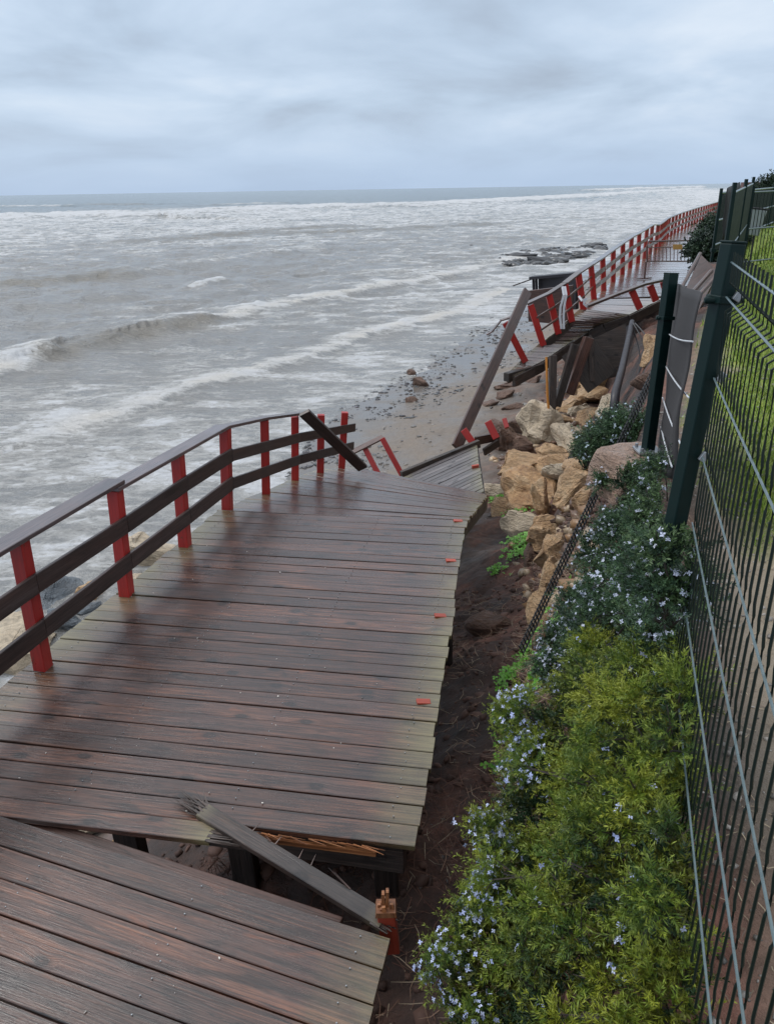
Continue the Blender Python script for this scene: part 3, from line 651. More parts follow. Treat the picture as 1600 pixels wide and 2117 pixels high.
dp_ = []
for i in range(150):
    f_, t_ = random.random(), random.random(); P_ = ((Lm, Rm) if random.random() < .7 else (Ln, Rn)); q = poly_at(P_[0], t_).lerp(poly_at(P_[1], t_), f_); dp_.append((q.x, q.y, .004))
dp_ = np.array(dp_); n = len(dp_); g_ = rng.uniform(.12, .75, (n, 1))
scatter_rocks('deck_debris', dp_, .0022+.005*rng.random(n)**2, g_*np.array([[1, .93, .85]]), 'pebble', 'tiny pale petals and grit lying on the wet planks', .5)
# loose snapped plank
root = empty('broken_plank', G(600, 1790), 'snapped grey brown plank lying diagonally across the gap, its end against the orange stump', 'plank')
a, b = G(418, 1672, .03), G(795, 1902, .02)
mb = MB(); sdv_ = (b-a).cross(Vector((0, 0, 1))).normalized()*.05
planking(mb, [a-sdv_, a+sdv_], [b-sdv_*1.0, b+sdv_*.9], 1, al=.01, warp=.003, gap=.001, seg=12)
for i in range(46):
    q = a+sdv_*random.uniform(-1, 1)-Vector((0, 0, random.uniform(0, .03))); d = (a-b).normalized()*random.uniform(.03, .22)+Vector((random.uniform(-.05, .05), random.uniform(-.04, .04), random.uniform(-.01, .03)))
    mb.box(q-d*.15, q+d, random.uniform(.004, .016), .006, taper=.1)
for i in range(12):
    q = b+sdv_*random.uniform(-1, 1)-Vector((0, 0, random.uniform(0, .03))); d = (b-a).normalized()*random.uniform(.02, .06)
    mb.box(q-d, q+d, random.uniform(.008, .02), .01, taper=.3)
mb.build('board', M['split'], root)
mb = MB()
for i in range(7):
    q = a.lerp(b, random.uniform(.2, .9))+Vector((0, .0, 0))+sdv_*-.9; d = Vector((random.uniform(-.9, .3), random.uniform(.2, .7), .2))*random.uniform(.06, .16)
    mb.box(q, q+d, .007, .005, taper=.2)
mb.build('splinters', M['brown'], root)

# orange red snapped post beside the gap
root = empty('broken_post', (.06, 2.62, -.5), 'snapped orange red post stump with a splintered top at the end of the loose plank', 'post')
c_ = G(798, 1880, .06); mb = MB(); mb.box(c_+Vector((.02, 0, -.26)), c_, .085, .08, up=(0, 1, 0), seg=3); mb.build('post_body', M['orange'], root, bevel=.006)
mb = MB()
mb.box(c_+Vector((0, 0, -.005)), c_+Vector((0, 0, .022)), .10, .088, up=(0, 1, 0), taper=.9)
for i in range(9):
    x_, y_ = random.uniform(-.036, .036), random.uniform(-.032, .032)
    mb.box(c_+Vector((x_, y_, .0)), c_+Vector((x_+random.uniform(-.006, .006), y_, random.uniform(.03, .048))), .026, .022, up=(0, 1, 0), taper=.6)
for x_ in (-.014, .006): mb.box(c_+Vector((x_, .01, .01)), c_+Vector((x_+.002, .012, random.uniform(.085, .11))), .017, .034, up=(0, 1, 0), taper=.8)
mb.build('splintered_top', M['raw'], root)

# ---------------------------------------------------------------- railings
def rail_post(root, b, t_, w_=.145, d_=.10, mt='red', up=(0, 1, 0)):
    q = MB(); q.box(b, t_, w_, d_, up=up, seg=1); return q.build('post', M[mt], root, bevel=.006)
bases = [Vector((-2.83, 3.66, 0)), G(90, 1380), G(262, 1228), G(383, 1128), G(470, 1050), G(550, 1018, -.2), G(610, 990, -.38), G(662, 975, -.55), G(706, 962, -.70)]
tops_px = [None, (40, 1118), (238, 1012), (367, 935), (466, 886), (547, 868), (610, 861), (664, 857), (713, 852)]
tops = [Vector((-2.80, 3.66, 1.03))]+[D(tp[0], tp[1], b.y) for tp, b in zip(tops_px[1:], bases[1:])]
root = empty('railing', (-2.2, 6, 0), 'seaward railing of red posts and dark boards on the near deck sections', 'railing')
for b, tt in zip(bases, tops): rail_post(root, b-Vector((0, 0, .05)), tt, up=((.95, -.2, 0) if b.y < 7.9 else (.9, .1, 0)), w_=.085 if b.y > 8.9 else .10, d_=.10)
# flat handrail boards
def board(root, name, pts, wd, ht, mt, up, off=Vector((0, 0, 0)), bevel=.006):
    q = MB()
    for i in range(len(pts)-1): q.box(pts[i]+off, pts[i+1]+off, wd, ht, up=up, seg=4)
    return q.build(name, M[mt], root, bevel=bevel)
Z = Vector((0, 0, 1))
ext0 = tops[0]+(tops[0]-tops[1])*1.2
board(root, 'handrail', [ext0+Z*.055, tops[2]+Z*.055+Vector((.02, .06, 0))], .17, .035, 'handrail', (0, 0, 1), Vector((-.02, 0, 0)))
board(root, 'handrail', [tops[2]+Z*.022+Vector((0, -.05, 0)), tops[4]+Z*.024], .165, .035, 'handrail', (0, 0, 1), Vector((-.02, 0, 0)))
board(root, 'handrail', [tops[4]+Z*.02, tops[5]+Z*.02, tops[6]+Z*.02+Vector((.12, .1, 0))], .13, .035, 'handrail', (0, 0, 1), Vector((-.01, 0, 0)))
for fr_ in (.685, .335):
    pts = [b.lerp(tt, fr_+(.0 if i < 7 else .03)) for i, (b, tt) in enumerate(zip(bases, tops))]; pts[0] = pts[0]+(pts[0]-pts[1])*1.2
    board(root, 'rail_board', pts[:5], .032, .145, 'rail', (0, 0, 1), Vector((.07, -.02, 0)))
    last = pts[8]+(pts[8]-pts[7])*.3
    board(root, 'rail_board', [pts[4], pts[6], last], .032, .125, 'rail', (0, 0, 1), Vector((.07, -.045, 0)))
root = empty('fallen_board', G(748, 966, -.8), 'dark board fallen diagonally across the last railing posts', 'board')
mb = MB(); mb.box(D(629, 853, 9.45), D(750, 968, 10.3), .05, .15, up=(.2, -.5, .8), seg=4); mb.build('board', M['rail'], root, bevel=.006)

# broken bit of railing below the deck end
root = empty('broken_railing', D(790, 980, 13), 'short piece of broken railing with two leaning red posts behind the deck end', 'railing')
for (a, b) in (((782, 980), (752, 922)), ((832, 984), (790, 906))):
    q = MB(); q.box(D(*a, 13.2), D(*b, 13.4), .09, .09, up=(0, 1, 0)); q.build('post', M['red'], root, bevel=.006)
board(root, 'handrail', [D(722, 938, 13.2), D(792, 903, 13.5)], .12, .035, 'railfar', (0, -.3, 1))

# overturned section with grey planks
TR, TL, BR = D(985, 919, 13.0), D(836, 985, 12.2), D(999, 1016, 11.2); BL = TL+(BR-TR)*1.0
root = empty('deck_section', (TR+BL)/2, 'collapsed deck section of weathered grey planks tipped down beyond the main deck', 'boardwalk section')
mb = MB(); planking(mb, [TL, BL], [TR, BR], 15, al=.2, alr=.25, seg=8, gap=.01); mb.build('planking', M['grey'], root)
mb = MB(); mb.box(TL+Vector((-.05, .06, -.0)), TR+Vector((.05, .06, .0)), .08, .14); mb.build('edge_beam', M['old'], root, bevel=.006)
mb = MB(); mb.box(TR+Vector((0, 0, -.12)), BR+Vector((0, 0, -.12)), .06, .16); mb.build('edge_beam', M['old'], root, bevel=.006)
q = MB(); q.box(D(983, 962, 12.1)+Vector((0, 0, -.04)), D(982, 965, 12.1)+Vector((0, 0, .03)), .12, .06, up=(0, 1, 0)); q.build('post_stump', M['orange'], root)
root = empty('broken_railing', D(1000, 915, 13.4), 'stub of dark rail with short red posts standing beside the first boulders', 'railing')
for (a, b, w_) in (((982, 922), (958, 888), .12), ((1026, 906), (1008, 871), .13), ((1048, 885), (1042, 866), .08)):
    q = MB(); q.box(D(*a, 13.3), D(*b, 13.4), w_, .10, up=(0, 1, 0)); q.build('post', M['red'], root, bevel=.006)
board(root, 'rail_board', [D(982, 912, 13.35), D(1030, 902, 13.6)], .05, .16, 'brown', (0, 0, 1))
q = MB(); q.box(D(1000, 935, 13.3), D(1030, 915, 13.5), .05, .14, up=(0, 0, 1)); q.build('rail_board', M['old'], root, bevel=.005)

# long leaning board
root = empty('leaning_board', D(944, 925, 13.3), 'long reddish brown board leaning from the sand up against the collapsed ramp', 'board')
mb = MB(); mb.box(D(943, 926, 13.3), D(1090, 602, 17.2), .21, .06, up=(.3, -1, .2), seg=6); mb.build('board', M['brown'], root, bevel=.008)

# ---------------------------------------------------------------- far boardwalk
FZ = .40
lb_px = [(1228, 617), (1248, 600), (1267, 583), (1286, 568), (1302, 554), (1318, 544), (1331, 534), (1343, 525)]
Lfar = [G(a, b, FZ) for a, b in lb_px]
for (x_, y_) in ((12.9, 38), (15.4, 44.3), (18.1, 50.3), (23.9, 62.5), (34.5, 84.2), (45, 105)): Lfar.append(Vector((x_, y_, FZ)))
def offs(P_, w_):
    o_ = []
    for i, p_ in enumerate(P_):
        d = (P_[min(i+1, len(P_)-1)]-P_[max(i-1, 0)]).normalized(); o_.append(p_+Vector((d.y, -d.x, 0))*w_)
    return o_
Rfar = offs(Lfar, 2.35)
Rfar[0] = G(1372, 612, FZ); Rfar[1] = G(1382, 600, FZ)
root = empty('boardwalk', Lfar[3], 'standing far stretch of shiny wet boardwalk running away along the coast', 'boardwalk')
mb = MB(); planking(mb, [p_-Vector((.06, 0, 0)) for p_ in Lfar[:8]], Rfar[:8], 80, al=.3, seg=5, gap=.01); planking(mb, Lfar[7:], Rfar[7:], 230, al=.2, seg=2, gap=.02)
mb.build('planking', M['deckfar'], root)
mb = MB()
for P_ in (offs(Lfar, .1), offs(Lfar, 2.2)):
    for i in range(len(P_)-1): mb.box(P_[i]-Z*.13, P_[i+1]-Z*.13, .09, .16)
mb.build('edge_beam', M['old'], root)
for i in range(0, 14):
    for f_ in (.12, 2.1):
        p_ = offs(Lfar, f_)[i]; q = MB(); q.box(p_-Z*.1, (p_.x, p_.y, hz(p_.x, p_.y)-.2), .14, .14, up=(0, 1, 0)); q.build('support_pile', M['old'], root)
# railing of the far stretch
root = empty('railing', Lfar[2], 'long seaward railing of many red posts along the far standing boardwalk', 'railing')
tp = [(1221, 549), (1245, 533), (1267, 517), (1287, 503), (1305, 491), (1321, 483), (1337, 473), (1348, 466)]
tpts = [D(a, b, l.y) for (a, b), l in zip(tp, Lfar)]
farb = list(Lfar[:8]); fart = list(tpts)
dd = Lfar[7:]; tot = sum((dd[i+1]-dd[i]).length for i in range(len(dd)-1)); nn = int(tot/2.2)
for i in range(1, nn+1):
    p_ = poly_at(dd, i/nn); farb.append(p_); fart.append(p_+Z*1.06)
for b, tt in zip(farb, fart): rail_post(root, b-Z*.05, tt, .13, .12, 'red' if b.y < 32 else 'redfar')
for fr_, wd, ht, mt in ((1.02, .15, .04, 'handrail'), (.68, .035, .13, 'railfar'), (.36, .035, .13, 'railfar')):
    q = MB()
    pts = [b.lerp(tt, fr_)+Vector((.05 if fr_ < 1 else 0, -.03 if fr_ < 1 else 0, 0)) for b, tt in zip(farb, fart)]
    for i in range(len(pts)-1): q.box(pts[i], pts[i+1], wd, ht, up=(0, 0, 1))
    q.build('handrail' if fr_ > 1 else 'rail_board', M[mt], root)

# collapsed ramp
rb = [G(1086, 744, -.62), G(1123, 710, -.38), G(1154, 686, -.15), G(1182, 661, .1), G(1206, 638, .28), Lfar[0]+Vector((-.03, -.04, -.01))]
rt = [(1044, 667), (1096, 630), (1134, 609), (1167, 588), (1195, 566)]
root = empty('deck_section', rb[2], 'collapsed ramp of narrow wet planks hanging from the far boardwalk over the rocks', 'boardwalk section')
e0 = G(1050, 772, -.85); Lr = [e0, rb[0]+Vector((-.1, 0, 0)), rb[1]+Vector((-.1, 0, 0)), rb[2]+Vector((-.1, 0, 0)), rb[3]+Vector((-.1, 0, 0)), rb[4]+Vector((-.1, 0, 0)), rb[5]]
Rr = [G(1062, 777, -.86), G(1120, 747, -.72), G(1172, 712, -.50), G(1215, 684, -.28), G(1250, 667, -.05), G(1300, 650, .15), G(1371, 616, .39)]
mb = MB()
for i in range(6): planking(mb, Lr[i:i+2], Rr[i:i+2], 6, al=.15, seg=4, gap=.008)
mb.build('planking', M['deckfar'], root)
dn_ = Vector((0, 0, -.14)); mb = MB()
for i in range(len(Rr)-1): mb.box(Rr[i]+dn_+Vector((.0, .0, 0)), Rr[i+1]+dn_, .09, .24)
mb.box(D(1046, 780, Rr[0].y), Rr[1]+dn_, .16, .20, seg=3)
mb.build('edge_beam', M['old'], root, bevel=.01)
mb = MB()
for i in range(len(Lr)-1): mb.box(Lr[i]+dn_, Lr[i+1]+dn_, .09, .2)
mb.build('edge_beam', M['old'], root, bevel=.01)
for (a, b, d_, w_, mt) in (((1143, 735), (1140, 855), 17.6, .16, 'old'), ((1188, 712), (1150, 840), 18.2, .17, 'old'), ((1216, 698), (1175, 815), 18.6, .22, 'brown'), ((1222, 700), (1222, 790), 18.9, .12, 'old')):
    q = MB(); q.box(D(*a, d_), D(*b, d_-.3), w_, w_, up=(0, 1, 0), seg=3); q.build('support_pile', M[mt], root, bevel=.01)
q = MB(); q.box(D(1190, 715, 18.9), D(1245, 790, 18.6), .9, .05, up=(.2, -1, .2), seg=3); q.build('kick_board', M['old'], root)
slab(root, 'hollow_shade_slab', [D(1224, 700, 19.3), D(1294, 668, 19.3), D(1288, 775, 19.0), D(1220, 792, 19.0)], .08, 'old')  # dark slab added in place of the shaded hollow under the ramp
root = empty('railing', rb[1], 'leaning red railing posts along the collapsed ramp', 'railing')
rtp = [D(a, b, l.y) for (a, b), l in zip(rt, rb)]
for b, tt in zip(rb[:5], rtp): rail_post(root, b-Z*.05, tt, .15, .10, 'red')
hp = [D(1005, 692, rb[0].y), D(1016, 686, rb[0].y), rtp[0]+Vector((-.1, 0, .05)), D(1070, 650, rb[1].y-.5)]
board(root, 'handrail', hp, .10, .03, 'railfar', (0, 0, 1))
board(root, 'handrail', [rtp[1]+Vector((-.12, -.05, .03)), rtp[2]+Z*.03, rtp[3]+Z*.03, rtp[4]+Z*.03, fart[0]+Z*.03], .16, .04, 'handrail', (0, 0, 1))
for fr_ in (.68, .36):
    board(root, 'rail_board', [b.lerp(tt, fr_)+Vector((.04, -.06, 0)) for b, tt in zip(rb[1:5], rtp[1:])]+[farb[0].lerp(fart[0], fr_)], .03, .05, 'railfar', (0, 0, 1))
# inner railing, dropped
root = empty('railing', G(1320, 630, .3), 'broken landward railing with leaning red posts beside the ramp', 'railing')
yy = 19.6
board(root, 'handrail', [D(1213, 633, 18.9), D(1276, 608, 19.4), D(1330, 588, 20), D(1376, 578, 20.5)], .12, .06, 'railfar', (0, 0, 1))
for (a, b, d_) in (((1322, 638), (1305, 600), 19.8), ((1355, 622), (1343, 590), 20.2), ((1380, 615), (1370, 582), 20.5)):
    q = MB(); q.box(D(*a, d_), D(*b, d_), .16, .10, up=(0, 1, 0)); q.build('post', M['red'], root, bevel=.006)
# strap hanging from the ramp and a tape on the post
mb = MB(); mb.tube([D(1129, 738, 17.2), D(1130, 780, 17.1), D(1131, 815, 17.05), D(1134, 852, 17.0)], .028, 6); o = mb.build('strap', M['strap'])
center(tag(o, 'orange strap hanging straight down from the end of the collapsed ramp', 'strap'))
mb = MB()
for dx_ in (0, 5):
    pts = [D(1162+dx_, 592, 18.0), D(1165+dx_, 610, 17.9), D(1158+dx_*1.5, 635, 17.9), D(1157+dx_*1.5, 655, 17.9), D(1160+dx_, 680, 17.9)]
    for i in range(len(pts)-1): mb.box(pts[i], pts[i+1], .05, .012, up=(.2, 1, 0))
pts = [D(1196, 612, 18.4), D(1203, 622, 18.3), D(1212, 617, 18.3), D(1206, 628, 18.3), D(1213, 634, 18.3)]
for i in range(len(pts)-1): mb.box(pts[i], pts[i+1], .05, .012, up=(.2, 1, 0))
o = mb.build('barrier_tape', M['pale']); center(tag(o, 'white barrier tape tied to the leaning red posts of the ramp', 'tape'))

# dark kiosk wreck beyond the ramp
root = empty('beach_hut', D(1140, 640, 24), 'dark toppled wooden hut lying on the beach behind the ramp railing', 'hut')
slab(root, 'side_wall', [D(1089, 602, 23), D(1183, 590, 22.4), D(1182, 672, 22.4), D(1092, 665, 23)], .12, 'brown')
slab(root, 'back_wall', [D(1112, 574, 25), D(1190, 568, 24), D(1190, 640, 24), D(1114, 640, 25)], .15, 'dark')
q = MB(); q.box(D(1098, 574, 25.0), D(1186, 566, 24.4), .5, .08, seg=3); q.build('roof', M['dark'], root)
for x_ in (1102, 1108):
    q = MB(); q.box(D(x_, 575, 24.9), D(x_+1, 600, 24.9), .07, .1, up=(0, 1, 0)); q.build('corner_post', M['dark'], root)
q = MB(); q.tube([D(1099, 577, 24.9), D(1060, 591, 25)], .02, 5); q.build('pole', M['old'], root)

# crowd barrier across the far deck
root = empty('barrier', G(1390, 545, FZ), 'rusty metal crowd barrier with a small yellow plate closing the far boardwalk', 'barrier')
yb = 27.0
mb = MB(); fr_ = [D(1337, 542, 25.4), D(1337, 508, 25.4), D(1341, 499, 25.4), D(1436, 497, 27.6), D(1438, 512, 27.6), D(1436, 543, 27.6)]
mb.tube(fr_, .03, 6); mb.tube([D(1337, 540, 25.4), D(1436, 540, 27.6)], .022, 6); mb.tube([D(1337, 512, 25.4), D(1437, 510, 27.6)], .015, 6)
mb.build('frame', M['barrier'], root)
mb = MB()
for i in range(1, 13): 
    s = i/13; mb.tube([D(1337, 540, 25.4).lerp(D(1436, 540, 27.6), s), D(1337, 512, 25.4).lerp(D(1437, 510, 27.6), s)], .014, 5)
mb.build('bars', M['barrier'], root)
for a_, d_ in ((D(1335, 541, 25.4), 25.4), (D(1436, 543, 27.6), 27.6)):
    q = MB(); q.tube([a_, (a_.x, a_.y, FZ+.03)], .03, 6); q.box((a_.x-.25, a_.y-.1, FZ+.03), (a_.x+.25, a_.y+.1, FZ+.03), .06, .03); q.build('foot', M['barrier'], root)
slab(root, 'plate', [D(1391, 505, 26.3), D(1410, 505, 26.4), D(1410, 516, 26.4), D(1391, 516, 26.3)], .02, 'yellow')

# ---------------------------------------------------------------- rocks
def rock_mesh(name, mt, seed, sub=3, rough=.13, flat=1.0, cuts=9):
    rd = random.Random(seed); bm = bmesh.new(); pts = []
    for i in range(cuts+6):
        a = rd.random()*6.283; z = rd.uniform(-1, 1); s = math.sqrt(1-z*z)
        p_ = Vector((s*math.cos(a), s*math.sin(a), z)); k = max(abs(p_.x), abs(p_.y), abs(p_.z)); p_ = p_*(.55+.45/k*rd.uniform(.7, 1))
        pts.append(bm.verts.new(p_*.62))
    r = bmesh.ops.convex_hull(bm, input=pts)
    bmesh.ops.delete(bm, geom=[v for v in bm.verts if not v.link_faces], context='VERTS')
    bmesh.ops.bevel(bm, geom=bm.edges[:], offset=.06, segments=1, affect='EDGES', clamp_overlap=True)
    bmesh.ops.triangulate(bm, faces=bm.faces)
    for k in range(sub-1 if sub > 1 else 1): 
        bmesh.ops.subdivide_edges(bm, edges=[e for e in bm.edges if e.calc_length() > .16/(k+1)], cuts=1, use_grid_fill=True)
        bmesh.ops.triangulate(bm, faces=bm.faces)
    bm.normal_update(); co = np.array([v.co[:] for v in bm.verts]); o1 = rd.random()*50
    nz = fbm(co[:, 0]*2.2+o1, co[:, 1]*2.2+co[:, 2]*1.9, 5, seed)+.5*fbm(co[:, 2]*5+o1, co[:, 0]*5-co[:, 1]*3, 4, seed+3)
    st = np.abs(((co[:, 2]*3.1+co[:, 0]*.6+o1) % 1)-.5)*.09
    for v, n_, s_ in zip(bm.verts, nz, st): v.co += v.normal*(float(n_)*rough*2.4-float(s_)*.6)
    me = bpy.data.meshes.new(name); bm.to_mesh(me); bm.free(); me.materials.append(M[mt]); me.shade_smooth()
    try: me.set_sharp_from_angle(angle=R(28))
    except Exception: pass
    return me
def rock(px_, py_, w_, h_, mt, label, name='boulder', rz=None, depth=1.0, group='sandstone boulders in the slipped bank', sink=.3, pos=None, tilt=.35, seed=None, cuts=9):
    seed = seed or int(px_*7+py_); rd = random.Random(seed)
    p_ = pos or hit(px_, py_)
    k = math.hypot(p_.y, CZ-p_.z)/F_; w3 = w_*k; h3 = h_*k
    # seen from above: image height mixes real height and depth
    me = rock_mesh(name, mt, seed, cuts=cuts)
    o = bpy.data.objects.new(name, me); COL.objects.link(o)
    o.scale = (w3*1.32, (w3+h3)*.72*depth, h3*1.25)
    o.rotation_euler = (rd.uniform(-tilt, tilt), rd.uniform(-tilt, tilt), rz if rz is not None else rd.uniform(-.5, .5))
    o.location = p_+Vector((0, h3*.1, h3*.5*(1-sink*1.6)-h3*.12))
    return tag(o, label, 'boulder' if name == 'boulder' else 'rock', group)
S = 'sandstone'; PS = 'paleston'; BR_ = 'brownrock'
for a in [
 (1119, 905, 62, 84, PS, 'tall pale oval boulder standing upright at the head of the rock pile'),
 (1245, 790, 60, 52, S, 'squarish ochre block highest in the pile under the ramp'),
 (1194, 810, 42, 46, S, 'rounded mossy tan boulder left of the highest square block'),
 (1228, 830, 54, 32, S, 'flat pale tan boulder just below the highest square block'),
 (1176, 846, 54, 32, S, 'tan boulder with a mossy top near the foot of the ramp piles'),
 (1156, 873, 60, 34, S, 'wide tan boulder behind the tall pale oval one'),
 (1200, 860, 34, 28, PS, 'small rounded boulder in the middle of the upper pile'),
 (1213, 878, 50, 44, S, 'ochre boulder above the small dark rosemary clump'),
 (1252, 858, 32, 56, PS, 'narrow yellowish slab leaning beside the dark pipe'),
 (1044, 930, 50, 78, BR_, 'dark brown upright boulder at the left end of the pile'),
 (1161, 903, 50, 22, PS, 'thin flat slab right of the tall pale oval boulder'),
 (1178, 926, 58, 50, PS, 'pale ridged boulder left of the small rosemary clump'),
 (1072, 970, 80, 44, S, 'broad orange boulder below the dark brown upright one'),
 (1143, 973, 58, 38, S, 'orange boulder in the centre of the pile'),
 (1138, 947, 54, 28, S, 'low orange slab between the tall oval and the central boulder'),
 (1112, 996, 52, 28, PS, 'pale low stone just left of the central streaked slab'),
 (1076, 1008, 50, 44, S, 'yellow brown boulder above the moss at the left of the pile'),
 (1172, 990, 76, 42, PS, 'grey streaked slab lying across the middle of the pile'),
 (1105, 1040, 86, 76, S, 'largest smooth tan boulder in the lower pile'),
 (1140, 1062, 56, 84, S, 'rough orange boulder leaning on the largest tan one'),
 (1183, 1030, 62, 76, S, 'light tan wedge shaped boulder against the fallen mesh'),
 (1034, 1024, 42, 32, PS, 'small greyish boulder at the tip of the sagging deck'),
 (1046, 1060, 44, 40, S, 'rounded orange boulder with moss near the deck fold'),
 (1086, 1099, 64, 48, PS, 'pale speckled boulder above the bright green tuft'),
 (1140, 1112, 70, 52, S, 'angular orange block with a dark broken face'),
 (1163, 1076, 34, 18, BR_, 'small dark flat stone resting on the orange block'),
 (1101, 1166, 34, 62, BR_, 'narrow brown stone standing beside the green tuft'),
 (1148, 1152, 54, 58, S, 'orange stone below the angular block'),
 (1208, 984, 62, 50, S, 'tan block leaning under the pinkish footing stone'),
 (1140, 1215, 44, 74, S, 'upright ochre stone right of the fallen mesh'),
 (1133, 1290, 46, 80, S, 'lowest ochre stone right of the fallen mesh end'),
 (1208, 1050, 40, 60, S, 'ochre stone half hidden behind the rosemary edge'),
 (1205, 925, 30, 26, S, 'small ochre stone beside the rosemary clump'),
 (1085, 935, 40, 34, BR_, 'brown clod between the upright brown and pale oval boulders'),
 (1130, 850, 40, 30, BR_, 'dark brown lump at the base of the ramp piles'),
 (1065, 893, 52, 30, BR_, 'muddy brown lump behind the upright brown boulder'),
 (1015, 1300, 70, 50, BR_, 'soil covered rock sticking out of the slipped bank'),
 (1345, 735, 44, 50, S, 'ochre rock in the bank behind the green fence post'),
 (1338, 800, 46, 40, BR_, 'brown rock in the bank below the fence cloth'),
 ]: rock(*a, cuts=40 if 'oval' in a[5][:16] or 'round' in a[5] or 'smooth' in a[5] else 9, tilt=.15 if 'tall pale' in a[5] else .35)
# seaward rocks below the railing
for a in [
 (315, 1165, 90, 66, PS, 'pale washed boulder in the foam under the railing'),
 (215, 1238, 64, 46, S, 'orange stained stone at the deck edge between the first posts'),
 (140, 1302, 70, 60, 'greyrock', 'blue grey wet rock beside the nearest red post'),
 (110, 1245, 90, 60, 'greyrock', 'long blue grey rock awash behind the nearest red post'),
 (20, 1370, 130, 110, PS, 'big whitish boulder at the left edge of the photo'),
 (175, 1272, 50, 36, 'greyrock', 'small grey stone wedged between the orange and blue rocks'),
 (300, 1215, 60, 40, PS, 'pale stone partly under the deck edge')]:
    rock(*a, name='shore_rock', group='rocks washed by the sea under the railing')
for i, (a, b, c_, d_) in enumerate(((95, 1668, 50, 20), (135, 1675, 40, 16), (205, 1712, 70, 26), (120, 1700, 50, 20), (270, 1730, 60, 24))):
    rock(a, b, c_, d_, PS if i != 4 else S, ['pale wet stone at the far left of the gap', 'second pale stone from the left in the gap', 'largest pale stone seen through the gap', 'pale stone low in the left end of the gap', 'ochre stone seen through the middle of the gap'][i], name='shore_rock', group='stones under the deck gap')
rock(868, 797, 26, 18, BR_, 'lone brown stone on the wet sand near the water', name='shore_rock', group='stones on the beach')
rock(852, 773, 18, 12, BR_, 'small brown stone just seaward of the lone stone', name='shore_rock', group='stones on the beach')
rock(850, 832, 18, 12, BR_, 'brown stone at the edge of the dry sand', name='shore_rock', group='stones on the beach')
for i, (a, b, c_, d_) in enumerate(((1050, 800, 40, 16), (1075, 775, 26, 12), (1045, 822, 34, 14), (1010, 835, 30, 10), (1065, 845, 40, 18), (1100, 790, 34, 16))):
    rock(a, b, c_, d_, BR_, ['muddy clod nearest the leaning board on the sand', 'clod just under the tip of the ramp', 'middle muddy clod on the sand by the leaning board', 'flat clod left of the leaning board foot', 'widest muddy clod at the edge of the boulders', 'clod beside the orange strap'][i], name='mud_clod', group='muddy clods on the sand', sink=.5)
# pebbles on the shore
def beachpts(n, ylo, yhi, klo, khi, clump=.35):
    Y = ylo*(yhi/ylo)**rng.uniform(0, 1, n*4); K = rng.uniform(klo, khi, n*4); kk = kx(Y); X = np.array([np.interp(k_, [1, 2, 3, 4, 5, 6], kk[i]) for i, k_ in enumerate(K)])
    keep = vnoise(X*.9, Y*.5, 88)*.6+vnoise(X*3, Y*2, 89)*.4 > clump; X, Y = X[keep][:n], Y[keep][:n]
    return np.stack([X, Y, height(X, Y)[0]], -1)
pp = beachpts(3400, 13, 60, 1.45, 2.2, .44); n = len(pp)
g_ = rng.uniform(.02, .10, (n, 1)); colr = g_*np.array([[1, 1, 1.08]])+rng.uniform(0, .01, (n, 3))
scatter_rocks('pebbles', pp, .016+.075*rng.random(n)**4, colr, 'pebble', 'dark wet pebbles strewn along the water line')
pp = beachpts(900, 12, 30, 1.8, 3.2, .4); n = len(pp); g_ = rng.uniform(.05, .26, (n, 1)); colr = g_*np.array([[1.05, .95, .85]])
scatter_rocks('gravel', pp, .02+.07*rng.random(n)**3, colr, 'pebble', 'mixed stones and shell scraps on the damp sand')
def pile(n):
    out_ = []
    while len(out_) < n:
        a, b = random.uniform(1010, 1240), random.uniform(790, 1330); lo = np.interp(b, [790, 850, 900, 1000, 1100, 1200, 1330], [1150, 1090, 1015, 1020, 1045, 1080, 1110])
        if a < lo: continue
        out_.append(hit(a, b)[:])
    return np.array(out_)
pp = pile(420); n = len(pp); g_ = rng.uniform(.5, 1.15, (n, 1)); cb_ = np.array([(.30, .17, .08), (.38, .28, .18), (.16, .09, .055)])[rng.integers(0, 3, n)]
scatter_rocks('rubble', pp, .03+.10*rng.random(n)**2, g_*cb_, 'pebble', 'small ochre rubble filling the gaps of the boulder pile', .7)
# dark reef
rp = []
for i in range(900):
    a, b = random.gauss(1125, 38), 0
    a = random.uniform(1032, 1250); cy_ = np.interp(a, [1032, 1100, 1200, 1250], [538, 535, 522, 508]); hh_ = np.interp(a, [1032, 1080, 1150, 1250], [8, 16, 16, 8])
    b = cy_+random.uniform(-1, 1)*hh_
    if vnoise(a*.05, b*.2, 77) < .42: continue
    rp.append(G(a, b, SEA+.03))
rp = np.array([v[:] for v in rp]); n = len(rp); g_ = rng.uniform(.015, .07, (n, 1))
scatter_rocks('reef_stones', rp, .18+.5*rng.random(n)**2.2, g_*np.array([[1, 1, 1.05]]), 'pebble', 'dark seaweed covered reef stones showing in the shallow surf', .45)
for i, (a, b, c_, d_) in enumerate(((1075, 532, 46, 14), (1120, 540, 40, 12), (1232, 508, 30, 8), (975, 508, 10, 4))):
    rock(a, b, c_, d_, 'reef', ['broad dark reef rock at the seaward end of the reef', 'dark reef rock in the middle of the reef', 'thin dark ridge at the landward end of the reef', 'lone dark rock out in the surf'][i], name='reef_rock', group='reef rocks in the surf', pos=G(a, b+2, SEA), tilt=.1)

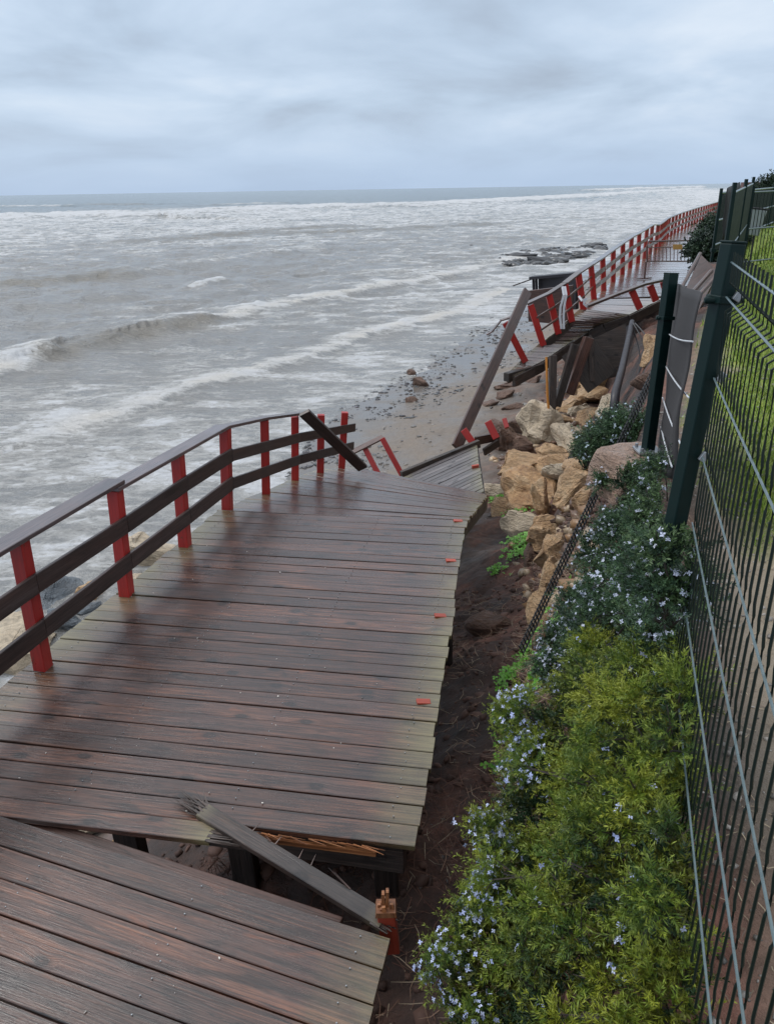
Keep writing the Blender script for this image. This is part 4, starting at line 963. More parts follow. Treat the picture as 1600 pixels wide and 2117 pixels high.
# ---------------------------------------------------------------- bank debris: straw, roots, gravel
def straws(name, n, area, lmin, lmax, cols_, label, mt='straw', zl=.006, wd=.0014):
    pts = area(n); n = len(pts); L_ = rng.uniform(lmin, lmax, n); a = rng.uniform(0, 6.28, n); up = rng.uniform(-.15, .5, n)
    up = up*.6; d = np.stack([np.cos(a), np.sin(a), up], -1)*L_[:, None]; s = np.stack([-np.sin(a), np.cos(a), np.zeros(n)], -1)*wd
    bend = rng.normal(0, .25, (n, 1))*s/wd*L_[:, None]
    p0 = pts+np.array([0, 0, zl]); pm = p0+d*.5+bend*.5; p1 = p0+d
    v = np.stack([p0-s, p0+s, pm+s, pm-s, p1+s*.3, p1-s*.3], 1); i = (np.arange(n)*6)[:, None]
    f = np.concatenate([i+np.array([[0, 1, 2, 3]]), i+np.array([[3, 2, 4, 5]])])
    ci = rng.integers(0, len(cols_), n); c_ = np.array(cols_)[ci]*rng.uniform(.6, 1.3, (n, 1)); c4 = np.concatenate([c_, np.ones((n, 1))], 1)
    return tag(npmesh(name, v.reshape(-1, 3), f, M[mt], {'col': ('FLOAT_COLOR', np.repeat(c4, 6, 0))}), label, None, None, 'stuff')
def area_k(ylo, yhi, klo, khi, clump=0):
    def fn(n):
        Y = rng.uniform(ylo, yhi, n); kk = kx(Y); K = rng.uniform(klo, khi, n); X = np.array([np.interp(K[i], [1, 2, 3, 4, 5, 6, 7], np.append(kk[i], kk[i, -1]+6)) for i in range(n)])
        if clump: k = vnoise(X*3, Y*3, 55) > clump; X, Y = X[k], Y[k]
        return np.stack([X, Y, height(X, Y)[0]], -1)
    return fn
straws('dry_roots', 11000, area_k(1.5, 9, 2.7, 4.3, .35), .04, .2, [(.24, .15, .10), (.14, .075, .05), (.34, .27, .19), (.07, .04, .03)], 'dry roots and twigs hanging from the slipped soil bank', wd=.0022)
straws('dry_litter', 5000, area_k(.8, 6, 5.0, 6.9), .012, .05, [(.30, .24, .16), (.20, .15, .10), (.12, .08, .06)], 'dry leaf litter and straw on the ground behind the fence')
pp = area_k(1.5, 9, 2.2, 4.6)(9000); n = len(pp); g_ = rng.uniform(.5, 1.5, (n, 1))
scatter_rocks('soil_clods', pp, .007+.05*rng.random(n)**4, g_*np.array([[.09, .05, .038]]), 'straw', 'crumbled dark soil lying on the slipped bank', .7)
straws('root_tangle', 3000, area_k(3.0, 4.6, 2.0, 3.2), .05, .22, [(.12, .05, .035), (.08, .04, .03), (.18, .09, .06)], 'reddish root tangle in the soil under the gap', wd=.002)
pp = area_k(1.5, 8, 2.7, 4.0)(1200); n = len(pp); g_ = rng.uniform(.03, .2, (n, 1))**1.2
scatter_rocks('soil_gravel', pp, .004+.014*rng.random(n)**3, g_*np.array([[1, .85, .78]]), 'pebble', 'small stones in the dark soil beside the deck', .6)
pp = area_k(.8, 7, 5.1, 6.6)(2600); n = len(pp); g_ = rng.uniform(.06, .32, (n, 1))
scatter_rocks('garden_gravel', pp, .005+.016*rng.random(n)**3, g_*np.array([[1, .9, .8]]), 'pebble', 'pale gravel on the bare ground behind the fence', .6)
# lawn blades
def lawn_area(n):
    Y = 1.5*(26/1.5)**rng.uniform(0, 1, n*3); kk = kx(Y); X = kk[:, 4]+rng.uniform(.05, 1.0, n*3)*np.clip(Y*.55, 1.5, 9)
    z, u = height(X, Y); l = np.clip((u-5.4+fbm(X*2, Y*2, 4, 5)*.9)/.25, 0, 1)*np.clip((Y-2.9+fbm(X*1.5, Y*1.5, 4, 6)*2)/1.0, 0, 1)
    l = np.maximum(l, np.clip((Y-7)/2, 0, 1)*np.clip((u-5.2)/.3, 0, 1)); k = l > rng.random(n*3)
    return np.stack([X, Y, z], -1)[k][:n]
def blades(name, n, label):
    pts = lawn_area(n); n = len(pts); a = rng.uniform(0, 6.28, n); k = np.clip(pts[:, 1]/6, .7, 2.6); h_ = rng.uniform(.03, .075, n)*np.clip(k, 1, 1.3); wd_ = .004*k
    s = np.stack([np.cos(a), np.sin(a), 0*a], -1)*wd_[:, None]; ln = np.stack([rng.normal(0, .5, n), rng.normal(0, .5, n), np.ones(n)], -1)*h_[:, None]
    v = np.stack([pts-s, pts+s, pts+ln], 1); f = (np.arange(n)*3)[:, None]+np.array([[0, 1, 2]])
    c_ = np.array([(.14, .22, .025), (.22, .32, .04), (.30, .33, .07), (.10, .16, .025)])[rng.integers(0, 4, n)]*rng.uniform(.7, 1.3, (n, 1)); c4 = np.concatenate([c_, np.ones((n, 1))], 1)
    return tag(npmesh(name, v.reshape(-1, 3), f, M['grassb'], {'col': ('FLOAT_COLOR', np.repeat(c4, 3, 0))}), label, 'grass', None, 'stuff')
blades('lawn_grass', 70000, 'bright green lawn grass behind the mesh fence')

# ---------------------------------------------------------------- rosemary and other plants
def sprigs(points, normals, n_needle, slen, nlen, nwid, pal, droop=.25, tipcol=None, tid=None):
    n = len(points); S_ = 5
    d = normals+rng.normal(0, .38 if tid is None else .15, (n, 3)); d[:, 2] += .35 if tid is None else .1; d /= np.linalg.norm(d, axis=1)[:, None]
    L_ = rng.uniform(.6, 1.2, n)*slen; bend = rng.normal(0, .35, (n, 3)); bend[:, 2] -= droop
    tt = rng.uniform(.08, 1, (n, n_needle))
    pos = points[:, None]+d[:, None]*(tt*L_[:, None])[..., None]+bend[:, None]*((tt**2)*L_[:, None]*.5)[..., None]
    tan = d[:, None]+bend[:, None]*tt[..., None]; tan /= np.linalg.norm(tan, axis=-1, keepdims=True)
    rv = rng.normal(0, 1, (n, n_needle, 3)); rv -= (rv*tan).sum(-1, keepdims=True)*tan; rv /= np.linalg.norm(rv, axis=-1, keepdims=True)
    nd = rv*.8+tan*.75; nd /= np.linalg.norm(nd, axis=-1, keepdims=True); nl = nlen*rng.uniform(.6, 1.15, (n, n_needle, 1))*(1.08-.45*tt[..., None])
    sd_ = np.cross(nd, rng.normal(0, 1, nd.shape)); sd_ /= np.linalg.norm(sd_, axis=-1, keepdims=True); sd_ *= nwid
    a = pos; m_ = pos+nd*nl*.5; e = pos+nd*nl
    v = np.stack([a, m_+sd_, e, m_-sd_], 2)
    pal = np.array(pal); q_ = np.clip((fbm(points[:, 0]*5, points[:, 1]*5+points[:, 2]*3, 3, 23)*1.3+.5+(0 if tid is None else (tid-.5)*.7))*len(pal)+rng.normal(0, .5, n), 0, len(pal)-1).astype(int); base = pal[q_]
    c_ = np.repeat(base[:, None], n_needle, 1)*rng.uniform(.75, 1.25, (n, n_needle, 1))
    if tipcol is not None: c_ = c_*(1-.6*tt[..., None]**2)+np.array(tipcol)*.6*tt[..., None]**2
    c4 = np.concatenate([c_, np.ones((n, n_needle, 1))], -1); c4 = np.repeat(c4[:, :, None], 4, 2)
    return v.reshape(-1, 3), c4.reshape(-1, 4)
def blob_points(blobs, n):
    w_ = np.array([b[3]**1.6 for b in blobs]); w_ /= w_.sum(); idx = rng.choice(len(blobs), n, p=w_)
    c_ = np.array([b[0:3] for b in blobs])[idx]; r_ = np.array([b[3] for b in blobs])[idx]
    d = rng.normal(0, 1, (n, 3)); d[:, 2] = np.abs(d[:, 2])*.9+d[:, 2]*.3; d /= np.linalg.norm(d, axis=1)[:, None]
    lump = 1+fbm(c_[:, 0]*9+d[:, 0]*2.6, c_[:, 1]*9+d[:, 1]*2.6+d[:, 2]*2, 3, 14)*2.0
    p_ = c_+d*(r_*lump*rng.uniform(.72, 1.0, n))[:, None]*np.array([1, 1, .85])
    C = np.array([b[0:3] for b in blobs]); RRr = np.array([b[3] for b in blobs])
    q_ = (p_[:, None]-C[None])/np.array([1, 1, .85]); ins = (np.linalg.norm(q_, axis=-1) < RRr[None]*.62).any(1)
    p_, d = p_[~ins], d[~ins]
    kz_ = p_[:, 2] > height(p_[:, 0], p_[:, 1])[0]-.05
    return p_[kz_], d[kz_]
def tufts(blobs, m, per, rad):
    c_, n_ = blob_points(blobs, m); k = len(c_); idx = np.repeat(np.arange(k), per)
    sph = rng.normal(0, 1, (k*per, 3)); sph /= np.linalg.norm(sph, axis=1)[:, None]
    dr = n_[idx]*.75+sph; dr[:, 2] += .25; dr /= np.linalg.norm(dr, axis=1)[:, None]; rs = rng.uniform(.7, 1.3, k)[idx]*rad
    tid = rng.random(k)[idx]
    return c_[idx]-n_[idx]*rad*.5+dr*(rs*rng.uniform(.15, .6, k*per))[:, None], dr, tid
def fenceX(Y): return .29+.292*Y
def bush(name, label, pxb, n, needles, slen, nlen, nwid, pal, tip, flowers, fcols, core=True, fl_left=None, clip=True):
    blobs = [(*D(a, b, d_), r_) for a, b, d_, r_ in pxb]; cx_ = sum(b[0] for b in blobs)/len(blobs); cy_ = sum(b[1] for b in blobs)/len(blobs)
    root = empty(name, (cx_, cy_, hz(cx_, cy_)), label, 'bush', 'rosemary bushes on the bank')
    tid = None
    if clip: p_, d, tid = tufts(blobs, n//34, 34, .085)
    else: p_, d = blob_points(blobs, n)
    if clip:
        k = p_[:, 0] < fenceX(p_[:, 1])+.05; p_, d, tid = p_[k], d[k], tid[k]
    v, c4 = sprigs(p_, d, needles, slen, nlen, nwid, pal, tipcol=tip, tid=tid)
    f = np.arange(len(v)).reshape(-1, 4)
    npmesh('foliage', v, f, M['leaf'], {'col': ('FLOAT_COLOR', c4)}, parent=root)
    mb = MB()
    for i in range(min(len(p_), 260)):
        j = rng.integers(0, len(p_)); q0 = Vector(p_[j]); b_ = min(blobs, key=lambda b: (Vector(b[:3])-q0).length)
        base_ = Vector((b_[0], b_[1], max(hz(b_[0], b_[1]), b_[2]-b_[3]))); mid = base_.lerp(q0, .55)+Vector(rng.normal(0, .03, 3))
        mb.tube([base_, mid, q0, q0+Vector(d[j])*slen*.7], .005, 4, taper=.3, cap=False)
    mb.build('branches', M['old'], root)
    if core:   # inner sprigs in darker colours, painting shade into the crown
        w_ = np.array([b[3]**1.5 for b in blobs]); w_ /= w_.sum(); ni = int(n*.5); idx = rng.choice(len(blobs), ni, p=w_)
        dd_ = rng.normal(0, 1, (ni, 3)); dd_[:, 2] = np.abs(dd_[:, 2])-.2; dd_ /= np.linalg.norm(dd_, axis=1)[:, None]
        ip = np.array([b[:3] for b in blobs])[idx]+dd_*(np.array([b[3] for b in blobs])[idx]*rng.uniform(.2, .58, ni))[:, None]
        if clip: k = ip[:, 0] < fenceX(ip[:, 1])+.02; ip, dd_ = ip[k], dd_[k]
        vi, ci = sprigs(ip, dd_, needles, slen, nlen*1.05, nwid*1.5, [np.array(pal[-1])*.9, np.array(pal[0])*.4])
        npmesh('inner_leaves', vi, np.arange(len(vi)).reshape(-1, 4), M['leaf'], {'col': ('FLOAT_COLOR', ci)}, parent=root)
    if flowers:
        k = rng.permutation(len(p_)); fp, fd = p_[k], d[k]
        if fl_left is not None:
            X_, Y_, Z_ = fp.T; u_, v_ = to_px(X_, Y_, Z_); pr = fl_left(u_, v_); kk = rng.random(len(fp)) < pr; fp, fd = fp[kk], fd[kk]
        fp, fd = fp[:flowers], fd[:flowers]; n_ = len(fp)
        fp = fp+fd*slen*rng.uniform(.35, .95, (n_, 1))
        # clusters of small five petalled flowers
        V_ = []; C_ = []
        for j in range(n_):
            for q in range(rng.integers(2, 5)):
                c_ = fp[j]+rng.normal(0, slen*.10, 3); ax = fd[j]+rng.normal(0, .5, 3); ax /= np.linalg.norm(ax); u_ = np.cross(ax, rng.normal(0, 1, 3)); u_ /= np.linalg.norm(u_); w_ = np.cross(ax, u_)
                s_ = nlen*rng.uniform(.24, .42); col_ = np.array(fcols[rng.integers(0, len(fcols))])*rng.uniform(.85, 1.1)
                for k_ in range(4):
                    a = k_*1.57+rng.uniform(-.3, .3); dr = u_*math.cos(a)+w_*math.sin(a); pd = -u_*math.sin(a)+w_*math.cos(a)
                    V_ += [c_, c_+dr*s_*.6+pd*s_*.38+ax*s_*.2, c_+dr*s_*1.1+ax*s_*.1, c_+dr*s_*.6-pd*s_*.38+ax*s_*.2]; C_ += [[*col_, 1]]*4
        o = npmesh('flowers', np.array(V_), np.arange(len(V_)).reshape(-1, 4), M['flower'], {'col': ('FLOAT_COLOR', np.array(C_))}, parent=root); o['kind'] = 'stuff'
    return root
yel = [(.19, .215, .018), (.115, .175, .018), (.065, .125, .02), (.042, .085, .02), (.022, .05, .018)]
drk = [(.05, .10, .045), (.065, .12, .055), (.03, .06, .034), (.08, .135, .05)]
fl = [(.42, .48, .72), (.55, .60, .80), (.36, .42, .66)]
near = [(1010, 2080, 1.75, .17), (975, 2150, 1.75, .12), (1000, 1900, 2.0, .13), (1060, 1800, 2.15, .15), (1090, 1690, 2.4, .14), (1120, 1590, 2.6, .13), (1200, 1560, 2.45, .33), (1300, 1500, 2.4, .34), (1260, 1440, 2.8, .28), (1370, 1470, 2.0, .26), (1395, 1580, 1.72, .25), (1430, 1500, 1.62, .16), (1140, 1690, 2.3, .31), (1290, 1700, 1.95, .32), (1390, 1720, 1.5, .22), (1420, 1850, 1.27, .15), (1330, 1850, 1.45, .24), (1120, 1870, 1.95, .29), (1240, 1930, 1.6, .28), (1060, 2050, 1.75, .25), (1190, 2100, 1.45, .24), (1320, 2030, 1.28, .2), (1400, 2080, 1.12, .14), (1010, 1985, 1.9, .18), (1080, 2200, 1.5, .22), (1280, 2230, 1.15, .2), (1390, 2260, 1.0, .13)]
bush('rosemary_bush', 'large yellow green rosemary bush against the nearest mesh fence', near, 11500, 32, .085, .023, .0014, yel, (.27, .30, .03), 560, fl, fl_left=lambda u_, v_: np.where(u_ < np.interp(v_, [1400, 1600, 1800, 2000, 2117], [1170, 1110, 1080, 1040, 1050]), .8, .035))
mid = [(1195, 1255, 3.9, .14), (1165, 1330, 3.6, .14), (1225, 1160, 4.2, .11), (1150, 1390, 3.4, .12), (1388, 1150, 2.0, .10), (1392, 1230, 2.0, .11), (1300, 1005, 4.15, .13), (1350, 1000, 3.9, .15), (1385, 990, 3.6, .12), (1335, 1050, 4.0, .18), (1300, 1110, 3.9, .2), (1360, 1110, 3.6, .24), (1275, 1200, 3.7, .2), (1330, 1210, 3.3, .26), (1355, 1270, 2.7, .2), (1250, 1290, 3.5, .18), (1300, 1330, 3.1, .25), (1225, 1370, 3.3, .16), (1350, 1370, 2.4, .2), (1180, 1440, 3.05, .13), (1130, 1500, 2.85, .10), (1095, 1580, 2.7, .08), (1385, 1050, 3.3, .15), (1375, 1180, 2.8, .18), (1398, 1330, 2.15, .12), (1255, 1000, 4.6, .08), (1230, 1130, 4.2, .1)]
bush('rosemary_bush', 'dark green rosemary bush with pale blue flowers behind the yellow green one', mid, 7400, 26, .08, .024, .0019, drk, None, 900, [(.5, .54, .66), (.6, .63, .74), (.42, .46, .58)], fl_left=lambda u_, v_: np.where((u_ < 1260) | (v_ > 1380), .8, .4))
sm = [(1230, 932, 6.6, .17), (1262, 915, 6.4, .2), (1300, 900, 6.2, .18), (1212, 945, 6.7, .12), (1250, 945, 6.3, .15)]
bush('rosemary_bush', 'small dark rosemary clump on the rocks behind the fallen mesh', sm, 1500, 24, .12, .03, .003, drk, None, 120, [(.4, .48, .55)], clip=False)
far_b = [(1480, 492, 24, .3), (1492, 475, 25, .28), (1470, 510, 22, .27), (1484, 515, 22, .32), (1454, 530, 19, .18), (1498, 500, 22, .35), (1472, 535, 19, .22)]
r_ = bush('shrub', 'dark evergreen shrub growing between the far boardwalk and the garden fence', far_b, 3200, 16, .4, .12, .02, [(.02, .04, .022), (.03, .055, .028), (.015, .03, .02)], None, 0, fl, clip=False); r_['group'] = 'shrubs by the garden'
# bright clover like weeds
def weed(a, b, n, sp, label, lift=.04):
    c_ = hit(a, b); V_ = []; F2 = []; C_ = []; mb = MB()
    for i in range(n):
        x_, y_ = c_.x+random.gauss(0, sp), c_.y+random.gauss(0, sp*1.3); z_ = hz(x_, y_); h_ = random.uniform(.03, .10)+lift; tpz = Vector((x_+random.gauss(0, .02), y_-random.uniform(0, .03), z_+h_))
        mb.tube([(x_, y_, z_-.01), (x_*.5+tpz.x*.5, y_*.5+tpz.y*.5+.005, z_+h_*.6), tpz], .0014, 4, cap=False)
        ax = Vector((random.gauss(-.1, .35), random.gauss(-.25, .35), 1)).normalized(); u_ = ax.orthogonal().normalized(); w_ = ax.cross(u_); g_ = random.uniform(.75, 1.25); col_ = [.10*g_, .28*g_, .025*g_, 1]
        s_ = random.uniform(.014, .026); a0 = random.random()*6
        for k in range(3):
            an = a0+k*2.094; dr = u_*math.cos(an)+w_*math.sin(an); pd = -u_*math.sin(an)+w_*math.cos(an); b0 = len(V_)
            V_ += [tpz, tpz+dr*s_*.7+pd*s_*.62+ax*.003, tpz+dr*s_*1.35+pd*s_*.42, tpz+dr*s_*1.2-ax*.002, tpz+dr*s_*1.35-pd*s_*.42, tpz+dr*s_*.7-pd*s_*.62+ax*.003]; F2 += [[b0, b0+1, b0+2, b0+3], [b0, b0+3, b0+4, b0+5]]; C_ += [col_]*6
    root = empty('weed', c_, label, 'weed', 'bright green weeds on the bank')
    npmesh('leaves', np.array([v[:] for v in V_]), np.array(F2), M['clover'], {'col': ('FLOAT_COLOR', np.array(C_))}, parent=root)
    mb.build('stalks', M['clover'], root)
weed(1085, 1380, 260, .10, 'biggest bright green clover clump spilling left of the rosemary', .08)
weed(1095, 1455, 140, .09, 'clover clump below the biggest one against the flowering fringe', .06)
weed(1040, 1505, 46, .045, 'small clover clump alone on the dark soil')
weed(1026, 1605, 16, .025, 'lowest tiny clover sprout beside the dark soil')
weed(1075, 1128, 140, .12, 'bright green tuft under the pale speckled boulder')
weed(1075, 1152, 110, .12, 'fresh green tuft just below the one under the speckled boulder', .02)
weed(1025, 1185, 50, .07, 'sparse green tuft in the slipped soil near the deck edge', .01)
weed(1030, 1040, 90, .14, 'mossy tuft at the tip of the sagging deck', .01)
weed(1065, 1062, 60, .10, 'mossy tuft beside the rounded orange boulder', .0)

# ---------------------------------------------------------------- fences
def tilted_post(root, b, t_, w_=.062, mt='green', capm='steel', clamp_t=None):
    q = MB(); q.box(b, t_, w_, w_, up=(-.28, 1, 0), seg=2); p_ = q.build('post', M[mt], root, bevel=.004)
    ax = (t_-b).normalized(); q = MB(); q.box(t_, t_+ax*.006, w_*1.04, w_*1.04, up=(-.28, 1, 0)); c_ = q.build('cap', M['green'], root, bevel=.002)
    if clamp_t is not None:
        cc = b.lerp(t_, clamp_t); q = MB()
        q.box(cc-ax*.011, cc+ax*.011, w_*1.28, w_*1.28, up=(-.28, 1, 0)); q.tube([cc+Vector((-.05, -.01, 0)), cc+Vector((.05, -.02, 0))], .009, 8)
        q.tube([cc+Vector((-w_*.9, 0, 0)), cc+Vector((-w_*.6, 0, 0))], .012, 8)
        q.build('clamp', M['green'], root, bevel=.004, smooth=False)
def mesh_panel(root, A, B, ztop, zbot, folds, sp=.05, r=.0028, wr=.0026, out=Vector((1, 0, 0)), slope=0.0, amp=.03, rods=True):
    A = Vector(A); B = Vector(B); n_ = int((B-A).length/sp); q = MB()
    prof = []      # (z, offset)
    zs = [(ztop, 0)]
    for i_, fz_ in enumerate(folds): k_ = amp*(1.6 if i_ == 0 else .12); zs += [(fz_+.035, 0), (fz_+.012, k_), (fz_-.012, k_), (fz_-.035, 0)]
    zs.append((zbot, 0))
    for i in range(n_+1):
        c_ = A.lerp(B, i/n_); q.tube([Vector((c_.x, c_.y, z_))+out*o_ for z_, o_ in zs], r, 5, cap=False)
    q.build('vertical_wires', M['bars'], root, kind=None)
    q = MB()
    for z_, o_ in [(ztop-.025, 0)]+[(f_+s_, 0) for f_ in folds for s_ in (.0,)]+[(f_, amp+.004) for f_ in []]:
        a = Vector((A.x, A.y, z_))+out*(o_-.004); b = Vector((B.x, B.y, z_))+out*(o_-.004)
        q.tube([a.lerp(b, i/8) for i in range(9)], wr, 6)
    q.build('horizontal_wires', M['wire'], root)
# near fence
pt = D(1515, 503, 2.08); pb = D(1389, 1112, 2.04); dvv = (pt-pb).normalized(); pb = pt-dvv*.90
fdir = Vector((.292, 1, 0)).normalized(); outn = Vector((fdir.y, -fdir.x, 0))
root = empty('mesh_fence', (fenceX(1.0), 1.0, 1.7), 'nearest dark green wire mesh fence with a tall thick post behind the rosemary', 'fence')
tilted_post(root, pb, pt, .046, clamp_t=.845)
mesh_panel(root, (fenceX(-.5), -.5, 0), (fenceX(2.02), 2.02, 0), 3.04, 1.72, (2.93, 2.72, 2.5, 2.3, 2.09, 1.87), out=outn, amp=.02)
for z_ in (2.93, 2.72, 2.5):
    c_ = pb.lerp(pt, (z_-pb.z)/(pt.z-pb.z)); q = MB(); q.box(c_+Vector((.02, -.032, -.012)), c_+Vector((.034, -.034, .012)), .02, .012, up=(0, 1, 0)); q.build('clip', M['steel'], root, bevel=.002)
# second post on its stone block
root = empty('fence_post', G(1335, 935, 1.6), 'slim dark green fence post bolted to the pinkish stone block', 'fence post')
b2 = D(1338, 932, 4.62); t2 = D(1387, 566, 4.68); tilted_post(root, b2, t2, .062, clamp_t=.765)
q = MB(); q.box(b2-Z*.004, b2+Z*.012, .15, .15, up=(0, 1, 0)); q.build('base_plate', M['steel'], root, bevel=.003)
for dx_ in (-.055, .055):
    for dy_ in (-.055, .055):
        q = MB(); c_ = b2+Vector((dx_, dy_, .012)); q.tube([c_, c_+Z*.022], .011, 6); q.build('bolt', M['steel'], root)
me = rock_mesh('footing_stone', 'pinkstone', 19, rough=.035, cuts=12)
o = bpy.data.objects.new('footing_stone', me); COL.objects.link(o)
bm = bmesh.new(); bmesh.ops.create_cube(bm, size=1); bmesh.ops.subdivide_edges(bm, edges=bm.edges, cuts=14, use_grid_fill=True); bm.normal_update()
for v in bm.verts:
    q = v.co; nzv = float(fbm(q.x*3+7, q.y*3+q.z*2, 4, 8)[()] if True else 0)
    rnd_ = Vector((q.x, q.y, q.z)); L8 = (abs(q.x*2)**10+abs(q.y*2)**10+abs(q.z*2)**10)**(1/10); q *= 1/max(L8, .8); v.co = q+v.normal*nzv*.16+Vector((.08*q.z, -.1*q.z, .05*q.x))
bm.to_mesh(me); bm.free(); me.shade_smooth()
o.scale = (.40, .42, .30); o.location = b2+Vector((-.075, .02, -.155)); o.rotation_euler = (0, 0, .25)
tag(o, 'wet pinkish stone block carrying the slim fence post', 'stone')
# shade cloth panel between the posts
def quadsheet(root, name, c4, nx, ny, mt, wav=.01, th_=.006):
    c_ = [Vector(k) for k in c4]; vs = []; 
    nrm = (c_[1]-c_[0]).cross(c_[3]-c_[0]).normalized()
    for j in range(ny+1):
        for i in range(nx+1):
            s, t_ = i/nx, j/ny; p_ = c_[0].lerp(c_[1], s).lerp(c_[3].lerp(c_[2], s), t_); vs.append(p_+nrm*(math.sin(s*9+t_*4)*wav+math.sin(t_*13+s*3)*wav*.6))
    k = len(vs); vs += [p_+nrm*th_ for p_ in vs]; fs = []
    for j in range(ny):
        for i in range(nx):
            a = j*(nx+1)+i; fs.append((a, a+1, a+nx+2, a+nx+1)); fs.append((a+k, a+nx+1+k, a+nx+2+k, a+1+k))
    bd = [i for i in range(nx+1)]+[j*(nx+1)+nx for j in range(1, ny+1)]+[ny*(nx+1)+i for i in range(nx-1, -1, -1)]+[j*(nx+1) for j in range(ny-1, 0, -1)]
    for i in range(len(bd)): a, b = bd[i], bd[(i+1) % len(bd)]; fs.append((b, a, a+k, b+k))
    q = MB(); q.add(vs, fs); return q.build(name, M[mt], root, smooth=True)
root = empty('cloth_screen', D(1400, 950, 3.6), 'dark grey cloth sagging between the two green posts, crossed by thin pale wires', 'screen')
quadsheet(root, 'cloth', [D(1392, 585, 4.9), D(1447, 606, 3.5), D(1388, 990, 3.5), D(1356, 980, 4.9)], 14, 20, 'cloth')
for (a, b) in (((1381, 690), (1431, 706)), ((1374, 754), (1423, 822)), ((1369, 822), (1406, 918)), ((1366, 882), (1388, 965))):
    q = MB(); p0, p1 = D(*a, 4.70), D(*b, 3.42); q.tube([p0.lerp(p1, i/6)+Vector((0, 0, -.012*math.sin(i/6*3.14))) for i in range(7)], .0042, 6); q.build('wire', M['pale'], root)
# fallen mesh seen edge on
root = empty('fallen_mesh', D(1210, 1050, 5.6), 'black mesh fence panel fallen edge on down the bank past the rosemary to the soil', 'mesh panel')
A1, B1 = D(1346, 768, 6.3), D(1074, 1338, 4.75); mb = MB(); side = Vector((.32, .1, -.55)).normalized()
nn = 70
def cpt(s, o_): return A1.lerp(B1, s)+Vector((-.02*math.sin(s*3.1), 0, -.05*math.sin(s*3.14)))+side*o_
for o_ in (0, .03, .065): mb.tube([cpt(i/20, o_) for i in range(21)], .008, 5)
mb.build('horizontal_wires', M['black'], root)
mb = MB()
for i in range(nn+1):
    p_ = cpt(i/nn, -.015); q_ = cpt(i/nn+.004, .08); mb.tube([p_, p_.lerp(q_, .5)+Vector((0, -.015, .01)), q_], .005, 4)
mb.build('vertical_wires', M['black'], root)
# black pipe hanging under the ramp
mb = MB(); mb.tube([D(1306, 665, 15.5), D(1297, 710, 14.6), D(1285, 765, 13.6), D(1272, 810, 12.8), D(1268, 850, 12.4)], lambda t_: .05+.03*t_, 8)
o = mb.build('drain_pipe', M['dark'], smooth=True); center(tag(o, 'dark drain pipe hanging down from the boardwalk edge onto the rocks', 'pipe'))
for i, (a, b) in enumerate((((1308, 668), (1330, 760)), ((1312, 668), (1345, 740)), ((1303, 670), (1318, 790)))):
    mb = MB(); p0, p1 = D(*a, 15.3), D(*b, 14.0); mb.tube([p0.lerp(p1, s/8)+Vector((.1*math.sin(s*.39), 0, 0)) for s in range(9)], .012, 5)
    o = mb.build('hanging_cable', M['black']); center(tag(o, ['longest thin cable hanging from the head of the pipe', 'thin cable hanging furthest right of the pipe', 'thin cable hanging closest beside the pipe'][i], 'cable', 'cables hanging by the pipe'))
# dark toppled panels between ramp and garden
root = empty('toppled_fence', D(1440, 590, 11), 'dark brown boarded fence toppled between the far boardwalk and the garden', 'fence')
slab(root, 'board_panel', [D(1384, 668, 10.2), D(1449, 527, 12.2), D(1484, 562, 11.6), D(1428, 672, 10.0)], .05, 'brown')
for (a, b, r_) in (((1386, 655), (1470, 560), .028), ((1392, 668), (1500, 548), .03), ((1384, 640), (1447, 524), .025)):
    q = MB(); q.tube([D(*a, 9.9), D(*b, 10.8)], r_, 7); q.build('pole', M['railfar'], root)
mb = MB(); pts = [D(1384, 600, 13.5), D(1400, 640, 12), D(1380, 720, 10.5)]
# garden fences further back
def light_fence(name, A, B, label, h_=1.25, nposts=3, sp=.06, r=.006, postr=.05):
    A = Vector(A); B = Vector(B); root = empty(name, (A+B)/2, label, 'fence', 'garden fences behind'); n_ = int((B-A).length/sp); q = MB()
    for i in range(n_+1):
        c_ = A.lerp(B, i/n_); q.tube([c_, c_+Z*(h_*.93)], r, 4, cap=False)
    q.build('vertical_wires', M['bars'], root); q = MB()
    for f_ in (.1, .5, .93): q.tube([A+Z*h_*f_, B+Z*h_*f_], r*2.0, 5)
    q.build('horizontal_wires', M['wire'], root)
    for i in range(nposts):
        c_ = A.lerp(B, i/(nposts-1)); q = MB(); q.box(c_-Z*.2, c_+Z*h_, postr, postr, up=(0, 1, 0)); q.build('post', M['green'], root, bevel=.004)
        q = MB(); q.box(c_-Z*.01, c_+Z*.05, postr*1.7, postr*1.7, up=(0, 1, 0)); q.build('post_foot', M['green'], root, bevel=.004)
    return root
Pc = D(1537, 500, 14.0); Pc.z = hz(Pc.x, Pc.y)
A2 = D(1480, 640, 9.1); A2.z = hz(A2.x, A2.y)
light_fence('mesh_fence', A2, Pc, 'distant mesh fence running along the edge of the garden toward the corner', 3.2-A2.z, 3, .05, .007, .04)
B2 = Vector((Pc.x+4.4, Pc.y+2.6, Pc.z+.05)); light_fence('mesh_fence', Pc, B2, 'distant mesh fence crossing the lawn beyond the corner', 1.36, 3, .09, .007, .07)
C2 = Vector((17.5, 34, 2.02)); light_fence('mesh_fence', (Pc.x+.3, Pc.y+2, 1.95), C2, 'farthest mesh fence receding along the garden above the boardwalk', 1.15, 6, .12, .010, .05)
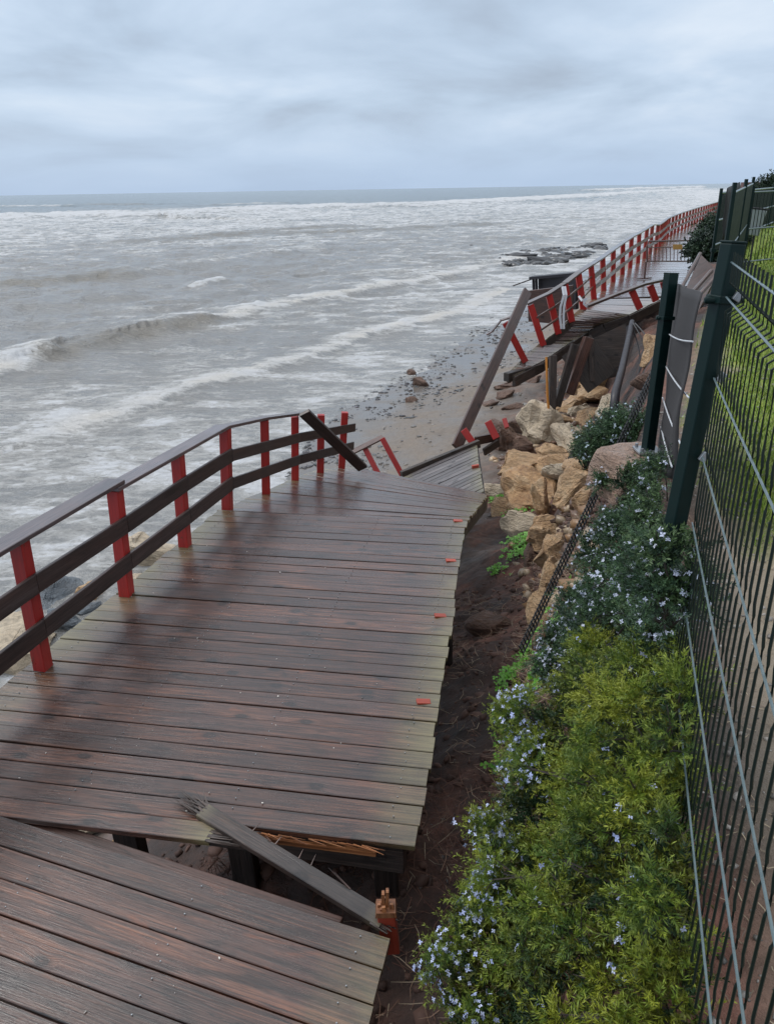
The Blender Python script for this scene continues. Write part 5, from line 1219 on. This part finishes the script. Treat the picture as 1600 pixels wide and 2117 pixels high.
# dark cloth on the distant fence
root = empty('shade_cloth', A2, 'dark shade cloth stretched on the distant fence above the shrub', 'cloth')
a_, b_ = D(1503, 389, 12), D(1530, 376, 13.9); quadsheet(root, 'cloth', [a_, b_, D(1524, 470, 13.9), D(1491, 500, 12)], 6, 8, 'cloth')
# grey litter bin
root = empty('litter_bin', D(1548, 485, 13.2), 'grey panel like litter bin standing behind the distant fence', 'bin')
c_ = D(1548, 486, 14.4); q = MB(); q.box(c_, c_+Vector((.06, 0, .42)), .24, .22, up=(0, 1, 0), taper=1.12); q.build('body', M['steel'], root, bevel=.01)
q = MB(); q.box(c_+Vector((.06, 0, .42)), c_+Vector((.063, 0, .45)), .30, .27, up=(0, 1, 0)); q.build('lid', M['dark'], root, bevel=.01)
for dx_ in (-.08, .08): q = MB(); q.tube([(c_.x+dx_, c_.y, hz(c_.x, c_.y)-.05), (c_.x+dx_, c_.y, c_.z+.05)], .012, 6); q.build('leg', M['dark'], root)
# hedge and house beyond
root = empty('house', D(1556, 420, 42), 'reddish brown house wall with a white window beyond the hedge', 'house')
hc = D(1552, 400, 42); 
m, t, p = mat('reddish render'); tcn = N(t, 'ShaderNodeTexCoord'); a_ = noise(t, tcn.outputs['Object'], 3, 5)
t.links.new(mixc(t, a_, (.10, .055, .055), (.16, .09, .085)), p.inputs['Base Color']); p.inputs['Roughness'].default_value = .8; M['brickw'] = m

slab(root, 'wall', [(hc.x-.6, 42, 1.4), (hc.x+5.5, 42.4, 1.4), (hc.x+5.5, 42.4, 3.2), (hc.x-.6, 42, 3.2)], .3, 'brickw')

q = MB(); q.box((hc.x+1.0, 41.6, 2.4), (hc.x+1.0, 41.6, 3.4), .62, .06, up=(0, 1, 0)); q.build('window', M['pale'], root)
hedge = [(1560, 425, 33, .5), (1580, 415, 33, .55), (1598, 405, 33, .6), (1545, 430, 33, .4), (1615, 400, 33, .7), (1590, 430, 33, .5), (1572, 435, 33, .45), (1610, 430, 33, .5)]
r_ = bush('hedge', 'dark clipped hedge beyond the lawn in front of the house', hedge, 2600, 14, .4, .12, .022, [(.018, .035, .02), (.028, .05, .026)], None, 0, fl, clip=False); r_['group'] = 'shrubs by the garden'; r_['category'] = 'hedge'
